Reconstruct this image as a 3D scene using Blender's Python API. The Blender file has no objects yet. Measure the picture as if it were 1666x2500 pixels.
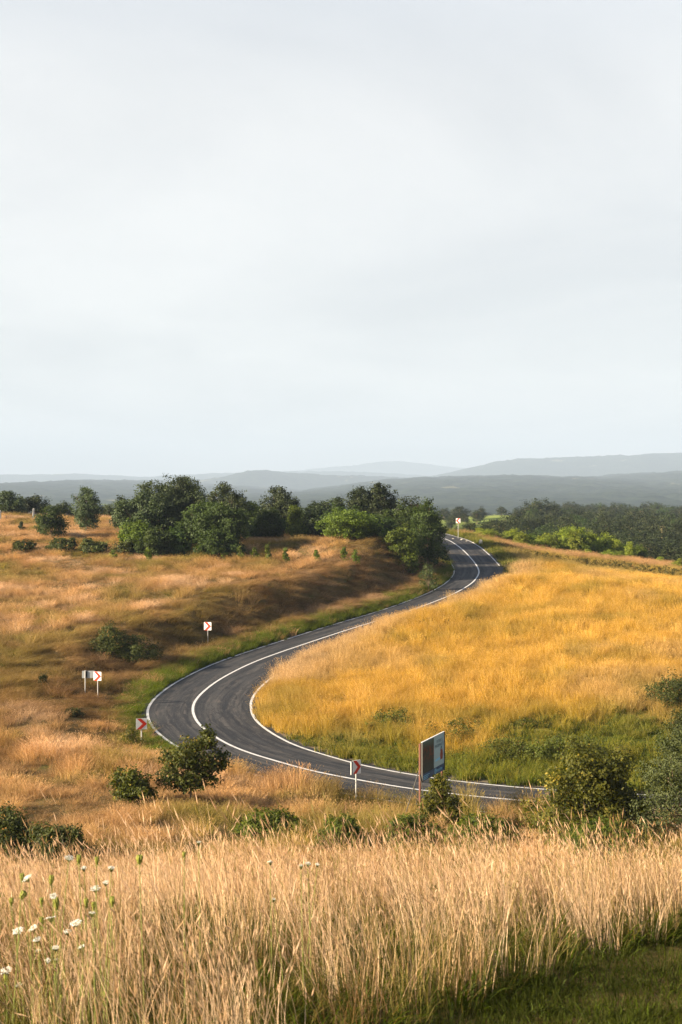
import bpy, math
import numpy as np
from mathutils import Vector, Matrix

rng = np.random.default_rng(7)
SC = bpy.context.scene
COL = SC.collection

# ------------------------------------------------------------------ camera, sky, sun, exposure
CAMZ = 13.2                      # eye height above the hairpin road (metres)
F = 50.0 / 36.0 * 2500.0         # focal length in photograph pixels
HOR = 1180.0                     # eye-level line in the photograph
cam_d = bpy.data.cameras.new('camera')
cam = bpy.data.objects.new('camera', cam_d)
COL.objects.link(cam)
cam.location = (0, 0, CAMZ)
cam.rotation_euler = (math.radians(90), 0, 0)
cam_d.sensor_width = 36.0
cam_d.sensor_fit = 'AUTO'
cam_d.lens = 50.0
cam_d.shift_y = -(1250.0 - HOR) / 2500.0
cam_d.clip_start = 0.1
cam_d.clip_end = 60000
cam_d.dof.use_dof = True
cam_d.dof.focus_distance = 75.0
cam_d.dof.aperture_fstop = 5.0
SC.camera = cam

SUN_EL = math.radians(21.5)
SUN_BACK = math.radians(17.0)     # the sun stands left of the camera and a little behind it
sun_vec = Vector((-math.cos(SUN_EL) * math.cos(SUN_BACK), -math.cos(SUN_EL) * math.sin(SUN_BACK), math.sin(SUN_EL)))

world = bpy.data.worlds.new('World')
SC.world = world
world.use_nodes = True
wn = world.node_tree.nodes
wl = world.node_tree.links
wn.clear()
w_out = wn.new('ShaderNodeOutputWorld')
w_bg = wn.new('ShaderNodeBackground')
w_bg.inputs['Strength'].default_value = 0.05
w_sky = wn.new('ShaderNodeTexSky')
w_sky.sky_type = 'NISHITA'
w_sky.sun_disc = False
w_sky.sun_elevation = SUN_EL
w_sky.sun_rotation = math.atan2(sun_vec.x, sun_vec.y)
w_sky.altitude = 300
w_sky.air_density = 1.0
w_sky.dust_density = 2.0
w_co = wn.new('ShaderNodeTexCoord')
w_sep = wn.new('ShaderNodeSeparateXYZ')
wl.new(w_co.outputs['Generated'], w_sep.inputs[0])
# thin high cloud: noise on a plane overhead, so that it stretches towards the horizon
w_zz = wn.new('ShaderNodeMath'); w_zz.operation = 'MAXIMUM'; w_zz.inputs[1].default_value = 0.0
wl.new(w_sep.outputs['Z'], w_zz.inputs[0])
w_za = wn.new('ShaderNodeMath'); w_za.operation = 'ADD'; w_za.inputs[1].default_value = 0.10
wl.new(w_zz.outputs[0], w_za.inputs[0])
w_dx = wn.new('ShaderNodeMath'); w_dx.operation = 'DIVIDE'
w_dy = wn.new('ShaderNodeMath'); w_dy.operation = 'DIVIDE'
wl.new(w_sep.outputs['X'], w_dx.inputs[0]); wl.new(w_za.outputs[0], w_dx.inputs[1])
wl.new(w_sep.outputs['Y'], w_dy.inputs[0]); wl.new(w_za.outputs[0], w_dy.inputs[1])
w_cmb = wn.new('ShaderNodeCombineXYZ')
wl.new(w_dx.outputs[0], w_cmb.inputs[0]); wl.new(w_dy.outputs[0], w_cmb.inputs[1])
w_map = wn.new('ShaderNodeMapping')
w_map.inputs['Location'].default_value = (2.3, 0.9, 0)
w_map.inputs['Rotation'].default_value = (0, 0, 0.25)
w_map.inputs['Scale'].default_value = (0.75, 0.55, 1)
wl.new(w_cmb.outputs[0], w_map.inputs[0])
w_noi = wn.new('ShaderNodeTexNoise')
w_noi.inputs['Scale'].default_value = 1.1
w_noi.inputs['Detail'].default_value = 5.0
w_noi.inputs['Roughness'].default_value = 0.52
w_noi.inputs['Distortion'].default_value = 0.5
wl.new(w_map.outputs[0], w_noi.inputs['Vector'])
w_cr = wn.new('ShaderNodeValToRGB')          # cloud brightness
w_cr.color_ramp.elements[0].position = 0.30
w_cr.color_ramp.elements[0].color = (3.18, 3.23, 3.26, 1)
w_cr.color_ramp.elements[1].position = 0.66
w_cr.color_ramp.elements[1].color = (3.96, 3.95, 3.88, 1)
wl.new(w_noi.outputs['Fac'], w_cr.inputs['Fac'])
w_vm = wn.new('ShaderNodeMapRange')          # the veil thins towards the zenith
w_vm.interpolation_type = 'SMOOTHSTEP'
w_vm.inputs['From Min'].default_value = 0.24
w_vm.inputs['From Max'].default_value = 0.62
w_vm.inputs['To Min'].default_value = 0.93
w_vm.inputs['To Max'].default_value = 0.06
wl.new(w_sep.outputs['Z'], w_vm.inputs['Value'])
w_mix = wn.new('ShaderNodeMix'); w_mix.data_type = 'RGBA'
wl.new(w_vm.outputs['Result'], w_mix.inputs['Factor'])
wl.new(w_sky.outputs[0], w_mix.inputs['A'])
wl.new(w_cr.outputs[0], w_mix.inputs['B'])
w_lo = wn.new('ShaderNodeMapRange')          # below the horizon: land
w_lo.inputs['From Min'].default_value = -0.03
w_lo.inputs['From Max'].default_value = -0.005
wl.new(w_sep.outputs['Z'], w_lo.inputs['Value'])
w_gm = wn.new('ShaderNodeMix'); w_gm.data_type = 'RGBA'
w_gm.inputs['A'].default_value = (0.8, 0.65, 0.35, 1)
wl.new(w_lo.outputs['Result'], w_gm.inputs['Factor'])
wl.new(w_mix.outputs['Result'], w_gm.inputs['B'])
wl.new(w_gm.outputs['Result'], w_bg.inputs['Color'])
wl.new(w_bg.outputs[0], w_out.inputs['Surface'])

sun_d = bpy.data.lights.new('sun', 'SUN')
sun_d.energy = 5.0
sun_d.angle = math.radians(0.55)
sun_d.color = (1.0, 0.83, 0.60)
sun = bpy.data.objects.new('sun', sun_d)
COL.objects.link(sun)
sun.location = (-60, -10, 60)
sun.rotation_euler = sun_vec.to_track_quat('Z', 'Y').to_euler()

SC.render.engine = 'CYCLES'
SC.view_settings.view_transform = 'Standard'
SC.view_settings.look = 'None'
SC.view_settings.exposure = 2.3
SC.view_settings.gamma = 1.0
SC.view_settings.use_curve_mapping = False
cy = SC.cycles
cy.use_denoising = True
try:
    cy.denoiser = 'OPENIMAGEDENOISE'
    cy.denoising_input_passes = 'RGB_ALBEDO_NORMAL'
except Exception:
    pass
cy.max_bounces = 4
cy.diffuse_bounces = 2
cy.glossy_bounces = 2
cy.transmission_bounces = 2
cy.transparent_max_bounces = 8
cy.volume_bounces = 0
cy.sample_clamp_indirect = 4.0
cy.use_adaptive_sampling = True
cy.adaptive_threshold = 0.012
SC.render.film_transparent = False


# ------------------------------------------------------------------ maths helpers
def sstep(a, b, x):
    t = np.clip((np.asarray(x, float) - a) / (b - a), 0, 1)
    return t * t * (3 - 2 * t)


def _hash(ix, iy, seed):
    h = (ix.astype(np.int64) * 374761393 + iy.astype(np.int64) * 668265263 + seed * 1442695041) & 0x7fffffff
    h = ((h ^ (h >> 13)) * 1274126177) & 0x7fffffff
    h = h ^ (h >> 16)
    return (h & 0xffff) / 65535.0


def vnoise(x, y, seed=0):
    x = np.asarray(x, float); y = np.asarray(y, float)
    ix = np.floor(x); iy = np.floor(y)
    fx = x - ix; fy = y - iy
    fx = fx * fx * (3 - 2 * fx); fy = fy * fy * (3 - 2 * fy)
    a = _hash(ix, iy, seed); b = _hash(ix + 1, iy, seed)
    c = _hash(ix, iy + 1, seed); d = _hash(ix + 1, iy + 1, seed)
    return (a * (1 - fx) + b * fx) * (1 - fy) + (c * (1 - fx) + d * fx) * fy


def fbm(x, y, seed=0, octaves=4):
    s = 0; a = 0.5; n = 0
    for k in range(octaves):
        s = s + a * vnoise(x * 2 ** k + 17.3 * k, y * 2 ** k - 9.1 * k, seed + k)
        n += a; a *= 0.5
    return s / n


def P(u, v, d):
    """a place d metres out, where the photograph has pixel (u, v)"""
    return np.array([(u - 833.0) * d / F, d, CAMZ - (v - HOR) * d / F])


def UX(u, d):
    return (u - 833.0) * d / F


# ------------------------------------------------------------------ mesh helpers
def fast_mesh(name, verts, faces, smooth=False, face_attr=None, uv=None):
    """verts (N,3); faces (M,k) int array, all the same k, or a list of such arrays"""
    me = bpy.data.meshes.new(name)
    verts = np.asarray(verts, np.float32)
    if not isinstance(faces, list):
        faces = [faces]
    faces = [np.asarray(f, np.int32) for f in faces if len(f)]
    me.vertices.add(len(verts))
    me.vertices.foreach_set('co', verts.ravel())
    tot = sum(f.size for f in faces)
    npoly = sum(len(f) for f in faces)
    me.loops.add(tot)
    me.polygons.add(npoly)
    me.loops.foreach_set('vertex_index', np.concatenate([f.ravel() for f in faces]))
    lt = np.concatenate([np.full(len(f), f.shape[1], np.int32) for f in faces])
    ls = np.concatenate([[0], np.cumsum(lt)[:-1]]).astype(np.int32)
    me.polygons.foreach_set('loop_start', ls)
    me.polygons.foreach_set('loop_total', lt)
    if smooth:
        me.polygons.foreach_set('use_smooth', np.ones(npoly, bool))
    me.update(calc_edges=True)
    if face_attr is not None:
        for k, a in face_attr.items():
            at = me.attributes.new(k, 'FLOAT', 'FACE')
            at.data.foreach_set('value', np.asarray(a, np.float32))
    if uv is not None:
        li = np.concatenate([f.ravel() for f in faces])
        ul = me.uv_layers.new(name='UVMap')
        ul.data.foreach_set('uv', np.asarray(uv, np.float32)[li].ravel())
    return me


def link(name, me, mat=None, parent=None, loc=None, rot=None):
    o = bpy.data.objects.new(name, me)
    COL.objects.link(o)
    if mat is not None and me is not None and not me.materials:
        me.materials.append(mat)
    if parent is not None:
        o.parent = parent
    if loc is not None:
        o.location = loc
    if rot is not None:
        o.rotation_euler = rot
    return o


def tag(o, label=None, cat=None, group=None, kind=None):
    if label: o['label'] = label
    if cat: o['category'] = cat
    if group: o['group'] = group
    if kind: o['kind'] = kind
    return o


def empty(name, loc, rz=0.0):
    o = bpy.data.objects.new(name, None)
    COL.objects.link(o)
    o.empty_display_size = 0.2
    o.location = loc
    o.rotation_euler = (0, 0, rz)
    return o


class MB:
    """collects shapes into one mesh"""
    def __init__(self):
        self.v = []; self.f = []

    def add(self, vs, fs):
        n = len(self.v)
        self.v += [tuple(map(float, p)) for p in vs]
        self.f += [tuple(i + n for i in f) for f in fs]
        return self

    def box(self, c, s, rot=None):
        c = Vector(c)
        vs = [Vector((sx * s[0] / 2, sy * s[1] / 2, sz * s[2] / 2)) for sx in (-1, 1) for sy in (-1, 1) for sz in (-1, 1)]
        if rot is not None:
            vs = [rot @ p for p in vs]
        return self.add([p + c for p in vs], [(0, 1, 3, 2), (4, 6, 7, 5), (0, 4, 5, 1), (2, 3, 7, 6), (0, 2, 6, 4), (1, 5, 7, 3)])

    def tube(self, pts, rad, n=8, cap=True):
        pts = [Vector(p) for p in pts]
        rings = []
        for i, p in enumerate(pts):
            t = (pts[min(i + 1, len(pts) - 1)] - pts[max(i - 1, 0)]).normalized()
            a = t.orthogonal().normalized() if abs(t.z) < 0.99 else Vector((1, 0, 0))
            a = (a - t * a.dot(t)).normalized()
            b = t.cross(a)
            r = rad[i] if isinstance(rad, (list, tuple)) else rad
            rings.append([p + (a * math.cos(k * math.tau / n) + b * math.sin(k * math.tau / n)) * r for k in range(n)])
        vs = [q for r in rings for q in r]
        fs = []
        for i in range(len(pts) - 1):
            for k in range(n):
                fs.append((i * n + k, i * n + (k + 1) % n, (i + 1) * n + (k + 1) % n, (i + 1) * n + k))
        if cap:
            fs.append(tuple(range(n - 1, -1, -1)))
            fs.append(tuple((len(pts) - 1) * n + k for k in range(n)))
        return self.add(vs, fs)

    def prism(self, poly, y0, y1):
        """polygon in xz pulled from y0 to y1"""
        n = len(poly)
        vs = [(x, y0, z) for x, z in poly] + [(x, y1, z) for x, z in poly]
        fs = [tuple(range(n)), tuple(range(2 * n - 1, n - 1, -1))]
        fs += [(i, i + n, (i + 1) % n + n, (i + 1) % n) for i in range(n)]
        return self.add(vs, fs)

    def build(self, name, mat, parent=None, loc=None, smooth=False):
        me = bpy.data.meshes.new(name)
        me.from_pydata(self.v, [], self.f)
        if smooth:
            me.polygons.foreach_set('use_smooth', np.ones(len(me.polygons), bool))
        me.update()
        return link(name, me, mat, parent, loc)


# ------------------------------------------------------------------ materials
def new_mat(name):
    m = bpy.data.materials.new(name)
    m.use_nodes = True
    n = m.node_tree.nodes
    n.clear()
    return m, n, m.node_tree.links


def N(n, kind, **kw):
    x = n.new(kind)
    for k, v in kw.items():
        setattr(x, k, v)
    return x


def mix_rgb(n, l, fac, a, b, blend='MIX'):
    x = n.new('ShaderNodeMix'); x.data_type = 'RGBA'; x.blend_type = blend
    for sock, val in (('Factor', fac), ('A', a), ('B', b)):
        if isinstance(val, (int, float)):
            x.inputs[sock].default_value = val
        elif isinstance(val, tuple):
            x.inputs[sock].default_value = (*val, 1)
        else:
            l.new(val, x.inputs[sock])
    return x.outputs['Result']


def noise(n, l, scale, detail=3, rough=0.55, vec=None, dist=0.0):
    x = n.new('ShaderNodeTexNoise')
    x.inputs['Scale'].default_value = scale
    x.inputs['Detail'].default_value = detail
    x.inputs['Roughness'].default_value = rough
    x.inputs['Distortion'].default_value = dist
    if vec is not None:
        l.new(vec, x.inputs['Vector'])
    return x.outputs['Fac']


def mrange(n, l, val, a, b, c=0.0, d=1.0):
    x = n.new('ShaderNodeMapRange')
    x.inputs['From Min'].default_value = a; x.inputs['From Max'].default_value = b
    x.inputs['To Min'].default_value = c; x.inputs['To Max'].default_value = d
    l.new(val, x.inputs['Value'])
    return x.outputs['Result']


def simple_mat(name, col, rough=0.6, metal=0.0, var=0.12, scale=8.0, bump=0.0):
    m, n, l = new_mat(name)
    out = n.new('ShaderNodeOutputMaterial'); b = n.new('ShaderNodeBsdfPrincipled')
    tc = n.new('ShaderNodeTexCoord')
    f = noise(n, l, scale, 4, 0.6, tc.outputs['Object'])
    c = mix_rgb(n, l, f, tuple(x * (1 - var) for x in col), tuple(min(1, x * (1 + var)) for x in col))
    l.new(c, b.inputs['Base Color'])
    b.inputs['Roughness'].default_value = rough
    b.inputs['Specular IOR Level'].default_value = 0.25
    b.inputs['Metallic'].default_value = metal
    if bump:
        bp = n.new('ShaderNodeBump'); bp.inputs['Strength'].default_value = bump
        l.new(f, bp.inputs['Height']); l.new(bp.outputs[0], b.inputs['Normal'])
    l.new(b.outputs[0], out.inputs['Surface'])
    return m


def leaf_mat(name, dark, light, trans=0.35, tcol=None, gloss=0.35, odd=None, odd_amount=0.0):
    """foliage: colour by a random value per leaf; light passes through"""
    m, n, l = new_mat(name)
    out = n.new('ShaderNodeOutputMaterial')
    at = N(n, 'ShaderNodeAttribute', attribute_name='rnd')
    oi = n.new('ShaderNodeObjectInfo')
    dark = tuple(v * 0.36 for v in dark); light = tuple(v * 0.68 for v in light)
    c = mix_rgb(n, l, at.outputs['Fac'], dark, light)
    if odd is not None:
        k = mrange(n, l, at.outputs['Fac'], 1 - odd_amount, 1 - odd_amount * 0.5)
        c = mix_rgb(n, l, k, c, odd)
    hs = n.new('ShaderNodeHueSaturation')
    l.new(mrange(n, l, oi.outputs['Random'], 0, 1, 0.485, 0.512), hs.inputs['Hue'])
    l.new(mrange(n, l, oi.outputs['Random'], 0, 1, 0.85, 1.15), hs.inputs['Value'])
    l.new(c, hs.inputs['Color'])
    b = n.new('ShaderNodeBsdfPrincipled')
    l.new(hs.outputs[0], b.inputs['Base Color'])
    b.inputs['Roughness'].default_value = 0.62
    b.inputs['Specular IOR Level'].default_value = gloss * 0.4
    t = n.new('ShaderNodeBsdfTranslucent')
    tm = mix_rgb(n, l, 1.0, hs.outputs[0], tcol or (1.9, 1.9, 0.9), 'MULTIPLY')
    l.new(tm, t.inputs['Color'])
    ms = n.new('ShaderNodeMixShader'); ms.inputs[0].default_value = trans * 0.8
    l.new(b.outputs[0], ms.inputs[1]); l.new(t.outputs[0], ms.inputs[2])
    l.new(ms.outputs[0], out.inputs['Surface'])
    return m


def grass_mat(name, green=(0.056, 0.076, 0.010)):
    """blade colour = tint of the tuft, varied per blade; 'leaf' marks green basal leaves"""
    m, n, l = new_mat(name)
    out = n.new('ShaderNodeOutputMaterial')
    ti = N(n, 'ShaderNodeAttribute', attribute_name='tint', attribute_type='INSTANCER')
    at = N(n, 'ShaderNodeAttribute', attribute_name='rnd')
    lf = N(n, 'ShaderNodeAttribute', attribute_name='leaf')
    c = mix_rgb(n, l, lf.outputs['Fac'], ti.outputs['Color'], green)
    br = n.new('ShaderNodeHueSaturation')
    l.new(c, br.inputs['Color'])
    l.new(mrange(n, l, at.outputs['Fac'], 0, 1, 0.62, 1.32), br.inputs['Value'])
    l.new(mrange(n, l, at.outputs['Fac'], 0, 1, 1.12, 0.85), br.inputs['Saturation'])
    d = n.new('ShaderNodeBsdfDiffuse'); t = n.new('ShaderNodeBsdfTranslucent')
    l.new(br.outputs[0], d.inputs['Color']); l.new(br.outputs[0], t.inputs['Color'])
    ms = n.new('ShaderNodeMixShader'); ms.inputs[0].default_value = 0.38
    l.new(d.outputs[0], ms.inputs[1]); l.new(t.outputs[0], ms.inputs[2])
    l.new(ms.outputs[0], out.inputs['Surface'])
    return m


M = {}
M['grass'] = grass_mat('dry_grass')
M['leaf_mid'] = leaf_mat('leaf_locust', (0.028, 0.055, 0.016), (0.085, 0.125, 0.030))
M['leaf_silver'] = leaf_mat('leaf_silver', (0.030, 0.052, 0.020), (0.105, 0.138, 0.058), 0.25, gloss=0.4)
M['leaf_dark'] = leaf_mat('leaf_dark', (0.020, 0.036, 0.012), (0.060, 0.080, 0.028), 0.22)
M['leaf_bright'] = leaf_mat('leaf_bright', (0.06, 0.10, 0.014), (0.17, 0.225, 0.035), 0.42)
M['leaf_walnut'] = leaf_mat('leaf_walnut', (0.035, 0.060, 0.010), (0.115, 0.125, 0.022), 0.36, odd=(0.20, 0.15, 0.025), odd_amount=0.08)
M['leaf_yellowing'] = leaf_mat('leaf_yellowing', (0.05, 0.075, 0.010), (0.16, 0.15, 0.022), 0.4, odd=(0.22, 0.17, 0.025), odd_amount=0.12)
M['leaf_bramble'] = leaf_mat('leaf_bramble', (0.030, 0.045, 0.012), (0.10, 0.115, 0.026), 0.3, odd=(0.22, 0.12, 0.035), odd_amount=0.10)
M['leaf_grey'] = leaf_mat('leaf_grey', (0.035, 0.058, 0.018), (0.13, 0.155, 0.055), 0.3)
M['leaf_hedge'] = leaf_mat('leaf_hedge', (0.05, 0.055, 0.012), (0.15, 0.135, 0.028), 0.3, odd=(0.22, 0.12, 0.03), odd_amount=0.2)
M['leaf_fern'] = leaf_mat('leaf_fern', (0.05, 0.085, 0.010), (0.14, 0.18, 0.024), 0.45)
M['leaf_low'] = leaf_mat('leaf_low_green', (0.05, 0.070, 0.012), (0.15, 0.165, 0.028), 0.38, odd=(0.18, 0.10, 0.03), odd_amount=0.08)
M['leaf_row'] = leaf_mat('leaf_young', (0.12, 0.18, 0.022), (0.36, 0.42, 0.06), 0.5)
M['leaf_wood'] = leaf_mat('leaf_far_wood', (0.016, 0.028, 0.010), (0.062, 0.078, 0.026), 0.2, odd=(0.10, 0.085, 0.04), odd_amount=0.06)
M['bark'] = simple_mat('bark', (0.16, 0.115, 0.075), 0.9, var=0.35, scale=14, bump=0.4)
M['post_white'] = simple_mat('galvanised_post', (0.40, 0.39, 0.37), 0.45, 0.2, 0.1)
M['sign_white'] = simple_mat('sign_white', (0.60, 0.59, 0.57), 0.38, 0, 0.05, 3)
M['sign_red'] = simple_mat('sign_red', (0.46, 0.030, 0.014), 0.38, 0, 0.07, 4)
M['sign_grey'] = simple_mat('sign_grey', (0.33, 0.355, 0.36), 0.5, 0.2, 0.08, 4)
M['sign_black'] = simple_mat('sign_black', (0.018, 0.022, 0.024), 0.5, 0, 0.2, 4)
M['concrete'] = simple_mat('white_concrete', (0.46, 0.44, 0.41), 0.85, 0, 0.12, 6, 0.2)
M['rock'] = simple_mat('pale_rock', (0.36, 0.33, 0.28), 0.9, 0, 0.25, 9, 0.4)
M['rust'] = simple_mat('rusty_steel', (0.13, 0.055, 0.038), 0.8, 0.1, 0.35, 12, 0.2)
M['steel'] = simple_mat('dark_steel', (0.075, 0.072, 0.065), 0.6, 0.4, 0.3, 10)
M['print_blue'] = simple_mat('print_pale_blue', (0.30, 0.40, 0.42), 0.4, 0, 0.04, 2)
M['print_navy'] = simple_mat('print_navy', (0.012, 0.045, 0.12), 0.4, 0, 0.1, 2)
M['print_ink'] = simple_mat('print_ink', (0.03, 0.075, 0.10), 0.4, 0, 0.1, 2)
M['print_cyan'] = simple_mat('print_cyan', (0.20, 0.48, 0.66), 0.4, 0, 0.1, 2)
M['print_orange'] = simple_mat('print_orange', (0.20, 0.035, 0.025), 0.5, 0, 0.25, 5)
M['umbel'] = simple_mat('umbel_white', (0.50, 0.49, 0.43), 0.8, 0, 0.08, 60)
M['seed_green'] = simple_mat('umbel_green', (0.17, 0.18, 0.028), 0.7, 0, 0.35, 90, 0.3)
M['stem_green'] = simple_mat('stem_green', (0.16, 0.18, 0.04), 0.7, 0, 0.2, 20)

# ------------------------------------------------------------------ the road's line
# photograph pixel of the centre line and the drop below the eye (metres)
CL = [(2500, 2003, 13.25), (2050, 1992, 13.28), (1750, 1980, 13.3), (1500, 1968, 13.3), (1296, 1957, 13.3), (1128, 1941, 13.3), (1000, 1926, 13.3), (863, 1902, 13.27), (753, 1881, 13.25),
      (676, 1858, 13.23), (619, 1842, 13.2), (568, 1823, 13.2), (535, 1805, 13.2), (512, 1790, 13.18), (486, 1769, 13.16),
      (473.5, 1749, 13.14), (469.6, 1728.6, 13.12), (476, 1711, 13.1), (494, 1690, 13.08), (530, 1662, 13.05), (581, 1634, 13.02),
      (632, 1611, 13.0), (700, 1587, 12.88), (804, 1552, 12.5), (880, 1527.5, 12.15), (1000, 1492, 11.7), (1079, 1462, 11.3), (1117, 1446, 11.05),
      (1155, 1423, 10.65), (1168, 1405, 10.35), (1171, 1395, 10.15), (1165, 1381, 9.75), (1150, 1362, 9.15), (1129.6, 1341, 8.4),
      (1109, 1326, 7.95), (1090, 1315.5, 7.6)]
cpts = []
for u, v, h in CL:
    d = F * h / (v - HOR)
    cpts.append((UX(u, d), d, CAMZ - h))
cpts += [(12.0, 214, CAMZ - 7.3), (8.5, 228, CAMZ - 7.2), (3.0, 242, CAMZ - 7.2)]
cpts = np.array(cpts)


def resample(p, step):
    # smooth the polyline (centripetal-like chaikin) and resample evenly
    q = p.copy()
    for _ in range(3):
        a = q[:-1] * 0.75 + q[1:] * 0.25
        b = q[:-1] * 0.25 + q[1:] * 0.75
        q = np.vstack([q[:1], np.stack([a, b], 1).reshape(-1, 3), q[-1:]])
    seg = np.linalg.norm(np.diff(q[:, :2], axis=0), axis=1)
    s = np.concatenate([[0], np.cumsum(seg)])
    t = np.arange(0, s[-1], step)
    r = np.stack([np.interp(t, s, q[:, k]) for k in range(3)], 1)
    ker = np.hanning(9); ker /= ker.sum()
    for k in range(3):
        pad = np.concatenate([2 * r[0, k] - r[4:0:-1, k], r[:, k], 2 * r[-1, k] - r[-2:-6:-1, k]])
        r[:, k] = np.convolve(pad, ker, 'valid')
    return r, t


ROAD, RS = resample(cpts, 0.6)
RT = np.gradient(ROAD, axis=0)
RT[:, 2] = 0
RT /= np.linalg.norm(RT, axis=1)[:, None]
RN = np.stack([RT[:, 1], -RT[:, 0], RT[:, 2]], 1)      # to the right of travel: the inside of the hairpin
# where along the road: by depth markers
def s_near(u, v, h):
    d = F * h / (v - HOR)
    return RS[np.argmin((ROAD[:, 0] - UX(u, d)) ** 2 + (ROAD[:, 1] - d) ** 2)]
S_LEG = s_near(863, 1902, 13.27); S_APEX = s_near(469.6, 1728.6, 13.12); S_MID = s_near(804, 1552, 12.5); S_BEND = s_near(1171, 1395, 10.15)
OFF_L = np.interp(RS, [0, S_LEG, S_APEX, S_MID, S_BEND], [2.5, 2.45, 2.6, 2.6, 2.85])
OFF_R = np.interp(RS, [0, S_LEG, (S_LEG + S_APEX) / 2, S_APEX, S_MID, S_BEND], [2.6, 2.6, 3.1, 3.4, 2.9, 2.7])


def road_query(x, y):
    """signed distance to the centre line (+ = right of travel), index of the nearest sample"""
    x = np.asarray(x, float).ravel(); y = np.asarray(y, float).ravel()
    best = np.full(len(x), 1e9); idx = np.zeros(len(x), int)
    CH = 20000
    for a in range(0, len(x), CH):
        dx = x[a:a + CH, None] - ROAD[None, ::2, 0]; dy = y[a:a + CH, None] - ROAD[None, ::2, 1]
        d2 = dx * dx + dy * dy
        i = np.argmin(d2, 1)
        idx[a:a + CH] = np.minimum(i * 2, len(ROAD) - 1)
        best[a:a + CH] = np.sqrt(d2[np.arange(len(i)), i])
    sd = (x - ROAD[idx, 0]) * RN[idx, 0] + (y - ROAD[idx, 1]) * RN[idx, 1]
    return np.sign(sd) * best, idx


# ------------------------------------------------------------------ the lie of the land
# (photograph pixel u, v, metres out): points the ground passes through
GP = [
    # left field, falling from the plateau to the hollow beside the hairpin
    (-350, 1300, 200), (0, 1262, 212), (150, 1268, 208), (300, 1280, 200), (-350, 1345, 165), (0, 1345, 162), (150, 1345, 162), (350, 1350, 158), (550, 1362, 152),
    (750, 1368, 150), (900, 1372, 148), (1000, 1362, 152), (1060, 1352, 158),
    (500, 1290, 195), (700, 1305, 185), (900, 1300, 190), (1050, 1300, 190),
    (-300, 1420, 140), (0, 1420, 138), (200, 1420, 136), (400, 1410, 137), (600, 1405, 138), (750, 1402, 139),
    (-300, 1520, 113), (0, 1520, 112), (150, 1515, 113), (330, 1495, 117), (480, 1470, 121),
    (-300, 1640, 91), (0, 1640, 90), (110, 1635, 91), (200, 1640, 92), (-300, 1780, 73), (0, 1780, 72), (150, 1770, 73), (250, 1775, 74), (-300, 1900, 60), (0, 1900, 59), (200, 1900, 59.5), (330, 1870, 63),
    # top of the cut bank along the far leg
    (900, 1392, 141), (800, 1408, 137), (700, 1425, 132), (620, 1442, 127), (540, 1465, 121.5), (470, 1495, 115), (400, 1530, 109), (330, 1575, 102), (270, 1620, 96),
    # foot of the bank
    (346, 1824, 72), (300, 1822, 71.5), (224, 1696, 84), (505, 1565, 111),
    (330, 1690, 89), (285, 1700, 86), (290, 1770, 76.5), (420, 1640, 97), (520, 1600, 105.5),
    # right field: up from the near leg, over a brow, down behind it
    (1217, 1895, 65), (1500, 1905, 64.5), (1800, 1915, 64.5), (1000, 1850, 69), (1217, 1810, 71.5), (1500, 1810, 71), (1800, 1815, 71), (800, 1760, 78), (1000, 1740, 79), (1217, 1720, 79.5), (1500, 1700, 80), (1800, 1690, 81),
    (760, 1660, 93), (900, 1640, 94), (1100, 1620, 94), (1350, 1600, 94), (1666, 1585, 95), (2000, 1575, 96),
    (900, 1555, 112), (1000, 1520, 116), (1200, 1515, 113), (1450, 1500, 112), (1750, 1490, 113), (2000, 1490, 113),
    (1100, 1475, 130), (1200, 1445, 136), (1330, 1430, 137), (1500, 1430, 133), (1750, 1440, 130), (2000, 1445, 130),
    (1250, 1400, 156), (1330, 1402, 154), (1500, 1412, 150), (1750, 1435, 145), (2000, 1445, 143),
    (1260, 1372, 172), (1400, 1390, 172), (1666, 1420, 170), (2000, 1445, 170),
    (1225, 1335, 186), (1300, 1352, 187), (1450, 1366, 188), (1666, 1392, 188), (2000, 1425, 188), (1300, 1352, 205), (1500, 1372, 208), (1666, 1398, 208),
    (1170, 1318, 190), (1119, 1298, 198),
    (1200, 1330, 215), (1150, 1310, 225), (1350, 1375, 235), (1666, 1420, 235), (2000, 1440, 235),
    # beyond
    (1119, 1300, 240), (1000, 1285, 250), (833, 1290, 260), (500, 1280, 260), (100, 1270, 255), (-300, 1270, 255),
    (1300, 1410, 300), (1650, 1430, 300), (1300, 1330, 450), (1650, 1340, 500), (1150, 1276, 480), (1150, 1262, 640), (1060, 1280, 450), (833, 1310, 350), (500, 1310, 350), (100, 1290, 330),
    (833, 1320, 600), (300, 1320, 600), (1250, 1275, 800), (1600, 1285, 800), (2100, 1290, 800), (2100, 1420, 320), (-400, 1320, 600),
]
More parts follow.
